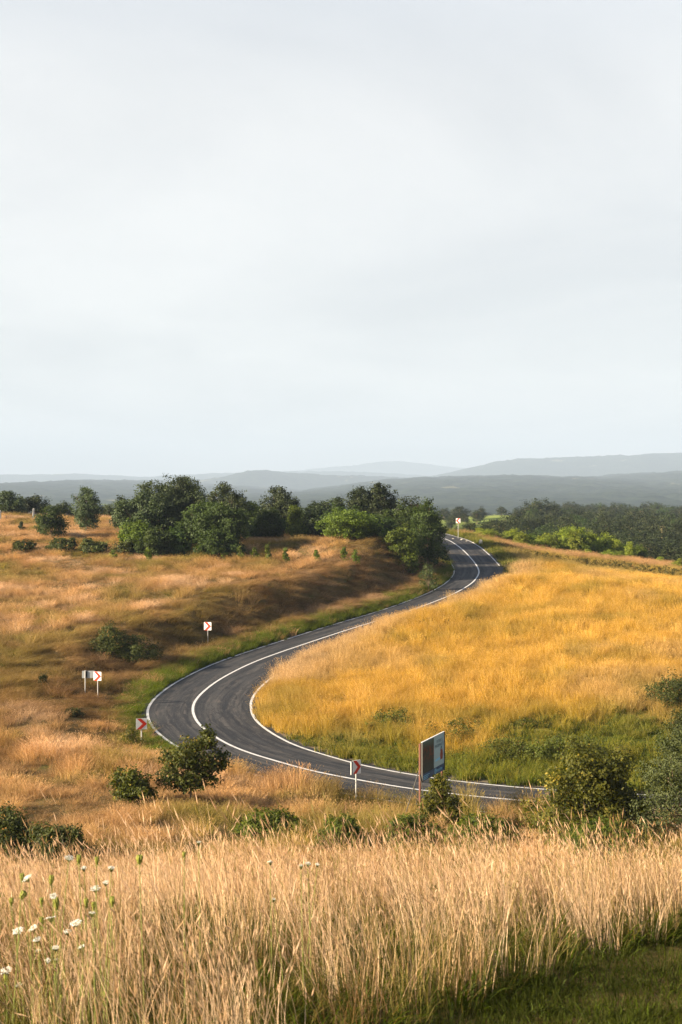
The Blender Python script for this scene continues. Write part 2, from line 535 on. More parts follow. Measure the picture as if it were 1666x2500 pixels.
GH = [  # the near bank: x, y, drop below the eye
    (0, 0, 1.75), (-8, 0, 1.9), (8, 0, 1.9), (0, -12, 1.6), (-15, -12, 1.6), (15, -12, 1.6), (0, 5, 2.95), (-8, 5, 3.0), (8, 5, 3.0),
    (0, 9, 3.75), (-6, 9, 3.75), (6, 9, 3.78), (-12, 10, 3.9), (12, 10, 3.95), (0, 12, 4.15), (-6, 12, 4.2), (6, 12, 4.15), (0, 15, 4.62), (-6, 15, 4.78), (6, 15, 4.68), (-14, 15, 4.9), (14, 15, 4.9),
    (0, 18, 5.6), (-7, 18, 5.8), (7, 18, 5.65), (0, 24, 7.7), (-10, 24, 7.4), (10, 24, 7.2), (0, 32, 9.7), (-12, 32, 9.6), (12, 32, 9.8), (0, 40, 11.4), (-14, 40, 11.2), (14, 40, 11.6),
    (-30, 30, 9.6), (30, 30, 9.8), (0, 47, 12.35), (-16, 48, 11.85), (16, 47, 12.5), (4, 52, 12.75), (-6, 54, 12.5), (-18, 55, 12.15), (12, 50, 12.7),
]
gx = []
for u, v, d in GP:
    gx.append(P(u, v, d))
for x, y, h in GH:
    gx.append((x, y, CAMZ - h))
for i in range(0, len(ROAD), 9):
    for o in (-3.4, 0.0, 3.6):
        q = ROAD[i] + RN[i] * o
        gx.append((q[0], q[1], ROAD[i, 2] - 0.03))
gx = np.array(gx)


def warp(x, y):
    # even out the scale between near and far before fitting
    r = np.maximum(y, -15) + 40.0
    return np.stack([x / r * 3.0, np.log(r) * 3.0], -1)


def tps_fit(p, z, lam):
    d = np.linalg.norm(p[:, None] - p[None], axis=-1)
    K = np.where(d > 0, d * d * np.log(np.maximum(d, 1e-9)), 0) + np.eye(len(p)) * lam
    A = np.zeros((len(p) + 3, len(p) + 3))
    A[:len(p), :len(p)] = K
    A[:len(p), len(p)] = 1; A[:len(p), len(p) + 1:] = p
    A[len(p):, :len(p)] = A[:len(p), len(p):].T
    return np.linalg.solve(A, np.concatenate([z, np.zeros(3)]))


TP = warp(gx[:, 0], gx[:, 1])
TW = tps_fit(TP, gx[:, 2], 2e-4)


def tps_eval(x, y):
    q = warp(x, y)
    out = np.empty(len(q))
    for a in range(0, len(q), 8000):
        d2 = ((q[a:a + 8000, None] - TP[None]) ** 2).sum(-1)
        K = 0.5 * d2 * np.log(np.maximum(d2, 1e-18))
        out[a:a + 8000] = K @ TW[:len(TP)] + TW[len(TP)] + q[a:a + 8000] @ TW[len(TP) + 1:]
    return out


def ground_z(x, y, carve=True):
    x = np.asarray(x, float); shape = x.shape
    x = x.ravel(); y = np.asarray(y, float).ravel()
    yc = np.minimum(y, 780.0)
    z = tps_eval(x * yc / np.maximum(y, 1e-3) if False else np.where(y > 780, x * 780 / np.maximum(y, 1), x), yc)
    w = sstep(650, 1700, y)
    z = z * (1 - w) + (CAMZ - 46.0 + 8 * (fbm(x / 500, y / 700, 5) - 0.5)) * w
    lump = (fbm(x / 5.0, y / 5.0, 11) - 0.5) * 0.55 + (fbm(x / 1.4, y / 1.4, 12, 2) - 0.5) * 0.16
    z = z + lump * sstep(5, 20, y) * np.where(y < 20, 0.4, 1.0) * (1 - 0.5 * sstep(200, 400, y))
    if carve:
        near = y < 250
        sd, idx = road_query(x[near], y[near])
        ad = np.abs(sd)
        hw = np.where(sd > 0, OFF_R[idx], OFF_L[idx]) + 0.35
        t = sstep(0.0, 2.2, ad - hw)
        si = RS[idx]
        bm = (sd < 0) & (si > S_APEX + 2) & (ad - hw < 13)
        if bm.any():
            ib = idx[bm]; eb = ad[bm] - hw[bm]
            out_x = ROAD[ib, 0] - RN[ib, 0] * (hw[bm] + 11.0); out_y = ROAD[ib, 1] - RN[ib, 1] * (hw[bm] + 11.0)
            zt_ = tps_eval(out_x, out_y)
            prof = ROAD[ib, 2] + 0.12 + (zt_ - ROAD[ib, 2] - 0.12) * (0.10 * sstep(0, 1.2, eb) + 0.90 * sstep(3.8, 7.9, eb + (fbm(out_x / 6, out_y / 6, 44) - 0.5) * 2.2))
            wb = sstep(S_APEX + 2, S_APEX + 14, si[bm]) * (1 - sstep(10.0, 13.0, eb)) * (1 - sstep(S_BEND + 4, S_BEND + 14, si[bm]))
            zn = z[near]
            zn[bm] = zn[bm] * (1 - wb) + (prof + 0.4 * (fbm(out_x / 3 + eb / 3, out_y / 3, 45) - 0.5)) * wb
            z[near] = zn
        z[near] += np.where(sd > 0, 0.62 * sstep(0.1, 1.6, ad - hw) * (1 - sstep(4, 12, ad - hw)) * sstep(S_APEX + 9, S_APEX + 20, si) * (1 - sstep(S_BEND - 8, S_BEND + 1, si)), 0)
        t = np.where((sd > 0) & (si > S_APEX + 9), sstep(0.0, 1.3, ad - hw), t)
        zr = ROAD[idx, 2] - 0.06 + 0.05 * sstep(0.1, 0.5, ad - hw)
        z[near] = zr * (1 - t) + z[near] * t
    return z.reshape(shape)


def gz(x, y):
    return float(ground_z(np.array([x]), np.array([y]))[0])


# ------------------------------------------------------------------ what grows where
def zones(x, y):
    """for points on the near land: dict of weights in 0..1"""
    sd, idx = road_query(x, y)
    ad = np.abs(sd)
    s = RS[idx]
    inside = sd > 0
    edge = ad - np.where(inside, OFF_R[idx], OFF_L[idx]) - 0.3
    n1 = fbm(x / 7.0, y / 9.0, 31)
    n2 = fbm(x / 2.2, y / 2.6, 37)
    nearside = y < 56 + 0.0 * x
    far_leg = (s > S_APEX - 14)
    # green verge along the outer edge of the hairpin and far leg
    verge = (~inside) & far_leg & (edge > -0.2)
    g_verge = np.where(verge, 1 - sstep(1.1, 2.1, edge + (n2 - 0.5) * 0.8), 0)
    # green foot of the right field next to the near leg
    infield = inside & (x > -12)
    yy = y + (n1 - 0.5) * 14 + (n2 - 0.5) * 8
    g_foot = np.where(infield & (s < S_MID), 1 - sstep(67.5, 80, yy - 0.15 * np.maximum(x - 6, 0)), 0)
    g_foot = np.where(infield & (y > 60), g_foot, 0)
    g_in = np.where(inside & (edge < 2.2) & (s > S_MID), 0.4 * (1 - sstep(0.5, 2.2, edge)), 0)
    # outer far bend, green shoulder
    g_bend = np.where(inside & (s > S_BEND - 6) & (edge < 4.5), 1 - sstep(1.5, 4.0, edge + (n2 - .5) * 2), 0)
    # slope behind the brow on the right
    g_strip = np.where(inside & (x > 17) & (y > 158) & (y < 184), 0.5, 0)
    green = np.clip(np.maximum.reduce([g_verge, g_foot, g_in, g_bend, g_strip]), 0, 1)
    return dict(sd=sd, ad=ad, idx=idx, s=s, inside=inside, edge=edge, green=green, verge=g_verge, foot=g_foot, n1=n1, n2=n2, infield=infield)


# ------------------------------------------------------------------ ground sheet
ys = np.concatenate([np.arange(-14, 6, 1.0), np.arange(6, 20, 0.4), np.arange(20, 56, 0.8), np.arange(56, 200, 0.55), np.arange(200, 260, 1.2)])
yy = [260.0]
while yy[-1] < 19000:
    yy.append(yy[-1] * 1.028 + 1.0)
ys = np.concatenate([ys, yy])
ts = np.linspace(-1, 1, 321)
hw = 16 + 0.42 * np.maximum(ys, 0) + 14 * sstep(0, 60, ys)
GX = ts[None] * hw[:, None]
GY = np.repeat(ys[:, None], len(ts), 1)
GZ = ground_z(GX, GY)
nr, nc = GX.shape
ii = np.arange(nr * nc).reshape(nr, nc)
quads = np.stack([ii[:-1, :-1], ii[:-1, 1:], ii[1:, 1:], ii[1:, :-1]], -1).reshape(-1, 4)
g_me = fast_mesh('ground', np.stack([GX, GY, GZ], -1).reshape(-1, 3), quads, smooth=True)
# growth map as point attributes: how green, how yellow
zz = zones(GX.ravel(), GY.ravel())
at = g_me.attributes.new('green', 'FLOAT', 'POINT'); at.data.foreach_set('value', np.where(GY.ravel() < 215, zz['green'], 0).astype(np.float32))
gold = np.where(zz['infield'] & (GY.ravel() < 200) & (GY.ravel() > 56), 1.0, 0.0)
at = g_me.attributes.new('gold', 'FLOAT', 'POINT'); at.data.foreach_set('value', gold.astype(np.float32))

at = g_me.attributes.new('shoulder', 'FLOAT', 'POINT'); at.data.foreach_set('value', np.where(GY.ravel() < 215, 1 - sstep(0.25, 0.85, zz['edge'] + (zz['n2'] - 0.5) * 0.8), 0).astype(np.float32))
m, n, l = new_mat('ground_soil')
out = n.new('ShaderNodeOutputMaterial'); b = n.new('ShaderNodeBsdfDiffuse')
geo = n.new('ShaderNodeNewGeometry')
big = noise(n, l, 0.09, 5, 0.6, geo.outputs['Position'])
mid = noise(n, l, 0.9, 5, 0.65, geo.outputs['Position'])
fine = noise(n, l, 9.0, 4, 0.7, geo.outputs['Position'])
c_dry = mix_rgb(n, l, fine, (0.05, 0.034, 0.016), (0.17, 0.115, 0.05))
c_grn = mix_rgb(n, l, fine, (0.022, 0.032, 0.008), (0.075, 0.09, 0.018))
a_g = N(n, 'ShaderNodeAttribute', attribute_name='green')
a_o = N(n, 'ShaderNodeAttribute', attribute_name='gold')
c_gold = mix_rgb(n, l, fine, (0.12, 0.08, 0.018), (0.27, 0.18, 0.045))
c1 = mix_rgb(n, l, a_o.outputs['Fac'], c_dry, c_gold)
c1 = mix_rgb(n, l, mrange(n, l, mid, 0.5, 0.72, 0, 0.7), c1, c_grn)
c1 = mix_rgb(n, l, a_g.outputs['Fac'], c1, c_grn)
a_s = N(n, 'ShaderNodeAttribute', attribute_name='shoulder')
grit = noise(n, l, 40.0, 3, 0.7, geo.outputs['Position'])
c1 = mix_rgb(n, l, a_s.outputs['Fac'], c1, mix_rgb(n, l, grit, (0.045, 0.036, 0.028), (0.19, 0.15, 0.11)))
# far plain: meadows and fields
sp = n.new('ShaderNodeSeparateXYZ'); l.new(geo.outputs['Position'], sp.inputs[0])
farw = mrange(n, l, sp.outputs['Y'], 240, 420)
vor = n.new('ShaderNodeTexVoronoi'); vor.inputs['Scale'].default_value = 0.006
l.new(geo.outputs['Position'], vor.inputs['Vector'])
fieldc = n.new('ShaderNodeValToRGB')
for k, (p_, c_) in enumerate([(0.0, (0.10, 0.14, 0.035)), (0.4, (0.16, 0.19, 0.055)), (0.7, (0.24, 0.23, 0.09)), (1.0, (0.38, 0.31, 0.15))]):
    e = fieldc.color_ramp.elements[k] if k < 2 else fieldc.color_ramp.elements.new(p_)
    e.position = p_; e.color = (*c_, 1)
sepc = n.new('ShaderNodeSeparateColor'); l.new(vor.outputs['Color'], sepc.inputs[0])
l.new(sepc.outputs[0], fieldc.inputs[0])
c_far = mix_rgb(n, l, mrange(n, l, big, 0.35, 0.65, 0.0, 0.6), fieldc.outputs[0], (0.13, 0.17, 0.045))
c1 = mix_rgb(n, l, farw, c1, c_far)
l.new(c1, b.inputs['Color'])
l.new(b.outputs[0], out.inputs['Surface'])
M['ground'] = m
ground = tag(link('ground', g_me, m), 'grassy ground falling from the near bank into the valley', kind='structure')


# ------------------------------------------------------------------ road
def ribbon(name, i0, i1, offa, offb, lift, mat, parent=None, cols=2, camber=0.0):
    idx = np.arange(i0, i1)
    tt = np.linspace(0, 1, cols)
    A = np.asarray(offa)[idx] if np.ndim(offa) else np.full(len(idx), offa)
    B = np.asarray(offb)[idx] if np.ndim(offb) else np.full(len(idx), offb)
    off = A[:, None] * (1 - tt) + B[:, None] * tt
    V = ROAD[idx][:, None, :] + RN[idx][:, None, :] * off[..., None]
    V[..., 2] += lift - camber * np.abs(off) 
    k = np.arange(len(idx) * cols).reshape(len(idx), cols)
    q = np.stack([k[:-1, :-1], k[:-1, 1:], k[1:, 1:], k[1:, :-1]], -1).reshape(-1, 4)[:, ::-1]
    uv = np.stack([off, np.repeat(RS[idx][:, None], cols, 1)], -1).reshape(-1, 2)
    me = fast_mesh(name, V.reshape(-1, 3), q, smooth=True, uv=uv)
    return link(name, me, mat, parent)


m, n, l = new_mat('asphalt')
out = n.new('ShaderNodeOutputMaterial'); b = n.new('ShaderNodeBsdfPrincipled')
uvn = n.new('ShaderNodeUVMap')
mp = n.new('ShaderNodeMapping'); mp.inputs['Scale'].default_value = (1.0, 0.035, 1); l.new(uvn.outputs[0], mp.inputs[0])
mp2 = n.new('ShaderNodeMapping'); mp2.inputs['Scale'].default_value = (1.0, 0.12, 1); l.new(uvn.outputs[0], mp2.inputs[0])
st = noise(n, l, 2.6, 5, 0.62, mp.outputs[0], 0.4)
st2 = noise(n, l, 5.0, 4, 0.65, mp2.outputs[0], 0.6)
gr = noise(n, l, 160, 2, 0.6, uvn.outputs[0])
bl = noise(n, l, 0.7, 4, 0.6, uvn.outputs[0])
c = mix_rgb(n, l, mrange(n, l, st, 0.40, 0.62), (0.0050, 0.0068, 0.0100), (0.046, 0.044, 0.043))
c = mix_rgb(n, l, mrange(n, l, st2, 0.50, 0.68, 0, 0.7), c, (0.080, 0.068, 0.060))
c = mix_rgb(n, l, mrange(n, l, bl, 0.48, 0.7, 0, 0.35), c, (0.010, 0.012, 0.016))
# wheel tracks polished darker, dusty between them
sx = n.new('ShaderNodeSeparateXYZ'); l.new(uvn.outputs[0], sx.inputs[0])
wv = n.new('ShaderNodeMath'); wv.operation = 'SINE'
wm = n.new('ShaderNodeMath'); wm.operation = 'MULTIPLY'; wm.inputs[1].default_value = 4.3
l.new(sx.outputs[0], wm.inputs[0]); l.new(wm.outputs[0], wv.inputs[0])
c = mix_rgb(n, l, mrange(n, l, wv.outputs[0], 0.0, 1.0, 0.0, 0.5), c, (0.008, 0.010, 0.014))
c = mix_rgb(n, l, mrange(n, l, gr, 0.3, 0.7, 0, 0.25), c, (0.05, 0.048, 0.047))
# cracks and sealed seams
mp3 = n.new('ShaderNodeMapping'); mp3.inputs['Scale'].default_value = (0.55, 0.22, 1); l.new(uvn.outputs[0], mp3.inputs[0])
wb_ = n.new('ShaderNodeTexNoise'); wb_.inputs['Scale'].default_value = 1.6; wb_.inputs['Detail'].default_value = 4; l.new(mp3.outputs[0], wb_.inputs['Vector'])
add_ = n.new('ShaderNodeVectorMath'); add_.operation = 'ADD'; l.new(mp3.outputs[0], add_.inputs[0]); l.new(wb_.outputs['Color'], add_.inputs[1])
vr = n.new('ShaderNodeTexVoronoi'); vr.feature = 'DISTANCE_TO_EDGE'; vr.inputs['Scale'].default_value = 0.9; l.new(add_.outputs[0], vr.inputs['Vector'])
c = mix_rgb(n, l, mrange(n, l, vr.outputs['Distance'], 0.022, 0.008, 0, 0.6), c, (0.010, 0.011, 0.013))
l.new(c, b.inputs['Base Color'])
b.inputs['Roughness'].default_value = 0.78
b.inputs['Specular IOR Level'].default_value = 0.16
bp = n.new('ShaderNodeBump'); bp.inputs['Strength'].default_value = 0.25; bp.inputs['Distance'].default_value = 0.02
l.new(gr, bp.inputs['Height']); l.new(bp.outputs[0], b.inputs['Normal'])
l.new(b.outputs[0], out.inputs['Surface'])
M['asphalt'] = m

m, n, l = new_mat('road_paint')
out = n.new('ShaderNodeOutputMaterial'); b = n.new('ShaderNodeBsdfPrincipled')
uvn = n.new('ShaderNodeUVMap')
wr = noise(n, l, 2.2, 6, 0.75, uvn.outputs[0])
c = mix_rgb(n, l, mrange(n, l, wr, 0.48, 0.70, 0, 0.7), (0.46, 0.455, 0.45), (0.13, 0.125, 0.125))
l.new(c, b.inputs['Base Color']); b.inputs['Roughness'].default_value = 0.6
l.new(b.outputs[0], out.inputs['Surface'])
M['paint'] = m

NR = len(ROAD)
wob = (fbm(RS / 1.7, RS * 0 + 3, 91) - 0.5) * 0.34
road = ribbon('road', 0, NR, -(OFF_L + 0.32 + wob), OFF_R + 0.40 + wob, 0.0, M['asphalt'], cols=9, camber=0.012)
tag(road, 'winding two-lane asphalt road with hairpin bend', kind='structure')
ribbon('centre_line', 0, NR, -0.075, 0.075, 0.006, M['paint'], road, camber=0.012)
ribbon('edge_line', 0, NR, -(OFF_L + 0.075), -(OFF_L - 0.075), 0.006, M['paint'], road, camber=0.012)
i_end = int(np.argmin(np.abs(RS - s_near(1110, 1450, 11.1))))
i_res = int(np.argmin(np.abs(RS - (S_BEND + 4.5))))
ribbon('edge_line', 0, i_end, OFF_R - 0.075, OFF_R + 0.075, 0.006, M['paint'], road, camber=0.012)
ribbon('edge_line', i_res, NR, OFF_R - 0.075, OFF_R + 0.075, 0.006, M['paint'], road, camber=0.012)


# ------------------------------------------------------------------ hills
def hill(name, label, sil, D, depth, base_v, mat, canopy, seed, step):
    D *= 2.0; depth *= 2.0; step *= 1.8; canopy *= 1.6
    us = np.array([p[0] for p in sil], float); vs = np.array([p[1] for p in sil], float)
    x0, x1 = UX(us[0], D), UX(us[-1], D)
    nx = int((x1 - x0) / step) + 1
    ny = int(depth * 1.35 / step) + 1
    X = np.linspace(x0, x1, nx)
    Yr = np.linspace(-depth, depth * 0.35, ny)
    XX, YY = np.meshgrid(X, D + Yr)
    uu = 833 + XX * F / D
    k = np.interp(uu, us, vs)
    top = CAMZ - (k - HOR) * D / F
    base = CAMZ - (base_v - HOR) * (D - depth) / F - 12
    t = np.clip((YY - D + depth) / depth, 0, 1)
    back = np.clip((YY - D) / (depth * 0.35), 0, 1)
    gul = fbm(XX / (depth * 0.22), YY / (depth * 0.5), seed)
    prof = sstep(0, 1, np.clip(t * (0.8 + 0.4 * gul) + 0.0, 0, 1)) ** 0.85
    prof = prof * (1 - t ** 4) + t ** 4
    prof = prof * (1 - 0.35 * back ** 2)
    Z = base + (top - base) * prof
    canopy *= 0.9
    Z += canopy * (vnoise(XX / (step * 1.4), YY / (step * 1.4), seed + 3) - 0.5) * 1.6 + canopy * 1.2 * (fbm(XX / (step * 5), YY / (step * 5), seed + 5) - 0.5)
    i2 = np.arange(nx * ny).reshape(ny, nx)
    q = np.stack([i2[:-1, :-1], i2[:-1, 1:], i2[1:, 1:], i2[1:, :-1]], -1).reshape(-1, 4)
    o = link(name, fast_mesh(name, np.stack([XX, YY, Z], -1).reshape(-1, 3), q), mat)
    return tag(o, label, kind='structure')


m, n, l = new_mat('wooded_hill')
out = n.new('ShaderNodeOutputMaterial'); b = n.new('ShaderNodeBsdfDiffuse')
geo = n.new('ShaderNodeNewGeometry')
big = noise(n, l, 0.0028, 5, 0.6, geo.outputs['Position'], 0.5)
fine = noise(n, l, 0.035, 5, 0.75, geo.outputs['Position'])
c = mix_rgb(n, l, mrange(n, l, fine, 0.35, 0.65), (0.004, 0.009, 0.007), (0.026, 0.036, 0.020))
c = mix_rgb(n, l, mrange(n, l, big, 0.645, 0.66), c, (0.085, 0.085, 0.05))
l.new(c, b.inputs['Color']); l.new(b.outputs[0], out.inputs['Surface'])
M['hill'] = m

hill('hill', 'faint pale mountain on the horizon behind the wooded ridges', [(300, 1178), (600, 1158), (760, 1146), (860, 1138), (930, 1128), (975, 1126), (1030, 1134), (1120, 1144), (1300, 1152), (1600, 1160), (2000, 1175)], 9700, 1200, 1185, M['hill'], 10, 201, 30)
hill('hill', 'long pale ridge across the left horizon', [(-700, 1150), (-300, 1153), (0, 1160), (90, 1161), (200, 1158), (260, 1162), (380, 1166), (450, 1160), (560, 1156), (640, 1154), (760, 1152), (830, 1152), (930, 1156), (1050, 1163), (1200, 1172), (1500, 1185)], 7200, 1500, 1205, M['hill'], 9, 211, 22)
hill('hill', 'tall hazy wooded hill rising at the right edge', [(700, 1195), (900, 1180), (1040, 1166), (1110, 1153), (1150, 1143), (1200, 1130), (1260, 1122), (1340, 1119), (1420, 1116), (1480, 1114), (1560, 1111), (1666, 1107), (1800, 1104), (2000, 1110), (2300, 1120)], 5600, 1300, 1215, M['hill'], 9, 223, 18)
hill('hill', 'rounded wooded hill in the middle distance above the tree row', [(250, 1200), (400, 1190), (500, 1175), (560, 1163), (610, 1152), (650, 1150), (700, 1156), (780, 1160), (850, 1163), (930, 1166), (1010, 1168), (1100, 1176), (1250, 1190), (1400, 1205)], 4700, 1000, 1222, M['hill'], 9, 227, 15)
hill('hill', 'low wooded foothill behind the field at left', [(-700, 1178), (-300, 1186), (0, 1200), (60, 1198), (120, 1188), (200, 1178), (270, 1175), (330, 1174), (400, 1176), (480, 1182), (560, 1186), (640, 1190), (720, 1196), (850, 1210), (1000, 1225)], 3900, 2750, 1238, M['hill'], 8, 233, 14)
hill('hill', 'low wooded foothill behind the wood at right', [(500, 1222), (700, 1205), (830, 1188), (920, 1176), (1000, 1170), (1080, 1167), (1150, 1165), (1220, 1164), (1290, 1167), (1370, 1170), (1450, 1167), (1540, 1160), (1620, 1156), (1700, 1152), (1850, 1150), (2100, 1155), (2400, 1160)], 3400, 2400, 1240, M['hill'], 8, 239, 13)

# ------------------------------------------------------------------ haze
hz = MB().box((0, 10200, 250), (19000, 21000, 660))
m, n, l = new_mat('haze_air')
out = n.new('ShaderNodeOutputMaterial')
pv = n.new('ShaderNodeVolumePrincipled')
pv.inputs['Color'].default_value = (0.40, 0.505, 0.66, 1)
pv.inputs['Density'].default_value = 1.15e-4
pv.inputs['Anisotropy'].default_value = 0.0
l.new(pv.outputs[0], out.inputs['Volume'])
haze = hz.build('haze', m)
tag(haze, 'pale blue summer haze over the valley', kind='stuff')


# ------------------------------------------------------------------ foliage
def leaf_quads(c, nrm, size, r, aspect=0.6, droop=0.25):
    """one folded leaf (4 corners) per centre, facing nrm more or less"""
    k = len(c)
    nrm = nrm + r.normal(0, 0.55, (k, 3)); nrm /= np.linalg.norm(nrm, axis=1)[:, None] + 1e-9
    ax = r.normal(0, 1, (k, 3)); ax[:, 2] -= droop
    ax -= nrm * (ax * nrm).sum(1)[:, None]; ax /= np.linalg.norm(ax, axis=1)[:, None] + 1e-9
    bx = np.cross(nrm, ax)
    L = (size * r.uniform(0.65, 1.35, k))[:, None]
    W = L * aspect * 0.5
    v = np.stack([c - ax * L * 0.5, c + bx * W + nrm * W * 0.25, c + ax * L * 0.5, c - bx * W + nrm * W * 0.25], 1).reshape(-1, 3)
    f = np.arange(4 * k).reshape(k, 4)
    return v, f


def crown_points(lobes, n_clump, per, spread, r, inner=0.25):
    """leaf centres and outward normals: clumps on the skin of the lobes and some inside"""
    lob = np.array(lobes, float)                      # cx cy cz rx ry rz
    vol = (lob[:, 3] * lob[:, 4] + lob[:, 4] * lob[:, 5] + lob[:, 3] * lob[:, 5])
    which = r.choice(len(lob), n_clump, p=vol / vol.sum())
    d = r.normal(0, 1, (n_clump, 3)); d /= np.linalg.norm(d, axis=1)[:, None]
    rad = np.where(r.random(n_clump) < inner, r.uniform(0.3, 0.85, n_clump), r.uniform(0.80, 1.22, n_clump))
    cc = lob[which, :3] + d * lob[which, 3:] * rad[:, None]
    od = d / lob[which, 3:]; od /= np.linalg.norm(od, axis=1)[:, None]
    # drop clumps that are buried deep in another lobe
    keep = np.ones(n_clump, bool)
    for j in range(len(lob)):
        q = (((cc - lob[j, :3]) / lob[j, 3:]) ** 2).sum(1)
        keep &= ~((q < 0.35) & (which != j))
    cc = cc[keep]; od = od[keep]
    cs = r.uniform(0.6, 1.35, len(cc))
    c = np.repeat(cc, per, 0) + np.clip(r.normal(0, 0.85, (len(cc) * per, 3)), -1.4, 1.4) * np.array([1, 1, 0.75]) * (np.repeat(cs, per) * spread)[:, None]
    nm = np.repeat(od, per, 0) + np.array([0, 0, 0.45])
    tone = np.clip(np.repeat(r.normal(0.5, 0.19, len(cc)), per) + r.normal(0, 0.11, len(c)), 0, 1)
    return c, nm, tone, cc


def limb_mesh(h_trunk, r0, lobes, r, lean=(0, 0), many=1):
    mb = MB()
    top = Vector((lean[0], lean[1], h_trunk))
    mid = Vector((lean[0] * 0.4 + r.normal(0, .03) * h_trunk, lean[1] * 0.4, h_trunk * 0.5))
    mb.tube([(0, 0, -0.25), (0, 0, 0.0), mid, top], [r0 * 1.35, r0 * 1.1, r0 * 0.85, r0 * 0.7], 8)
    for lb in lobes:
        e = Vector(lb[:3])
        m_ = top.lerp(e, 0.5) + Vector((0, 0, 0.12 * (e - top).length))
        mb.tube([top - Vector((0, 0, 0.05)), m_, e], [r0 * 0.5, r0 * 0.3, r0 * 0.10], 6)
        for q in range(2 * many):
            dd = Vector(r.normal(0, 1, 3)).normalized()
            tip = e + Vector((dd.x * lb[3], dd.y * lb[4], abs(dd.z) * lb[5])) * 0.8
            mb.tube([m_, m_.lerp(tip, 0.55) + Vector((0, 0, 0.05)), tip], [r0 * 0.26, r0 * 0.15, r0 * 0.05], 5)
    return mb


def lobes_for(w, h, zb, nl, r, shape='round', dw=None):
    """random lobes that fill an envelope w wide, from zb to h"""
    dw = dw or w * 0.85
    H = h - zb
    out_ = []
    for k in range(nl):
        t = (k + 0.5) / nl
        z = zb + H * (0.14 + 0.72 * t)
        if shape == 'round':
            prof = math.sqrt(max(0.05, 1 - (2 * (z - zb) / H - 0.9) ** 2 * 0.85))
        elif shape == 'tall':
            prof = max(0.22, 1.05 - 0.95 * (z - zb) / H)
        elif shape == 'vase':
            prof = 0.45 + 0.6 * (z - zb) / H
        else:
            prof = max(0.3, 1 - 0.55 * (z - zb) / H)
        a = k * 2.399 + r.uniform(-0.4, 0.4)
        rr = prof * r.uniform(0.28, 0.72 if nl < 10 else 0.95) if k < nl - 1 else 0.08
        lo_, hi_ = (0.24, 0.48) if nl >= 10 else (0.36, 0.70)
        rx = w * 0.5 * prof * r.uniform(lo_, hi_)
        ry = dw * 0.5 * prof * r.uniform(0.40, 0.68)
        rz = H * r.uniform(0.20, 0.29)
        out_.append((math.cos(a) * rr * w * 0.5, math.sin(a) * rr * dw * 0.5, min(z, h - rz), rx, ry, rz))
    return out_


def plant(name, label, cat, u, vt, d, width_px, mat, nl=6, clumps=220, per=26, leaf=0.16, spread=0.26, shape='round', zb=0.15,
          trunk_r=None, group=None, seed=1, vb=None, lobes=None, base=None, dep=None, crown_name='crown'):
    """a tree or shrub whose top reaches the height the photograph shows at that distance"""
    r = np.random.default_rng(seed)
    x = UX(u, d)
    z0 = gz(x, d)
    h = CAMZ - (vt - HOR) * d / F - z0
    w = width_px * d / F
    if d > 140 and clumps > 100:
        clumps = clumps * 0.72; per = int(per * 1.25); spread *= 1.15; leaf *= 1.35
    lb = lobes or lobes_for(w * 1.02, h, h * zb, nl, r, shape, dep)
    if zb > -1 and mat != 'leaf_fern':
        lb = list(lb)
        for k in range(int(len(lb) * 2.2)):
            q = lb[int(r.integers(0, nl if lobes is None else len(lobes)))]
            a = r.uniform(0, math.tau); el = r.uniform(-0.1, 1.3)
            dx_, dy_, dz_ = math.cos(a) * math.cos(el), math.sin(a) * math.cos(el), math.sin(el)
            sz = r.uniform(0.05, 0.10) * w
            zt_ = min(q[2] + dz_ * q[5] * r.uniform(0.95, 1.25), h - sz * 0.6)
            lb.append((q[0] + dx_ * q[3] * 1.08, q[1] + dy_ * q[4] * 1.08, zt_, sz, sz, sz * r.uniform(0.9, 1.9)))
    root = empty(name, (x, d, z0))
    tag(root, label, cat, group)
    c, nm, tone, cc = crown_points(lb, int(clumps * 1.9), per, spread, r)
    keep = c[:, 2] > 0.02
    c, nm, tone = c[keep], nm[keep], tone[keep]
    v, f = leaf_quads(c, nm, leaf, r)
    link(crown_name, fast_mesh(crown_name, v, f, face_attr={'rnd': tone}), M[mat], root)
    tr = trunk_r or max(0.025, 0.018 * h)
    limb_mesh(max(h * zb, 0.12) + 0.12 * h, tr, lb[:12], r).build('trunk', M['bark'], root)
    return root


def copy_thing(root, loc, rz, scale, label=None, group=None):
    o = root.copy(); COL.objects.link(o)
    o.location = loc; o.rotation_euler = (0, 0, rz); o.scale = scale if hasattr(scale, '__len__') else (scale,) * 3
    if label: o['label'] = label
    if group: o['group'] = group
    for ch in root.children:
        c = ch.copy(); COL.objects.link(c); c.parent = o
    return o


TG = 'trees in the row on the plateau'
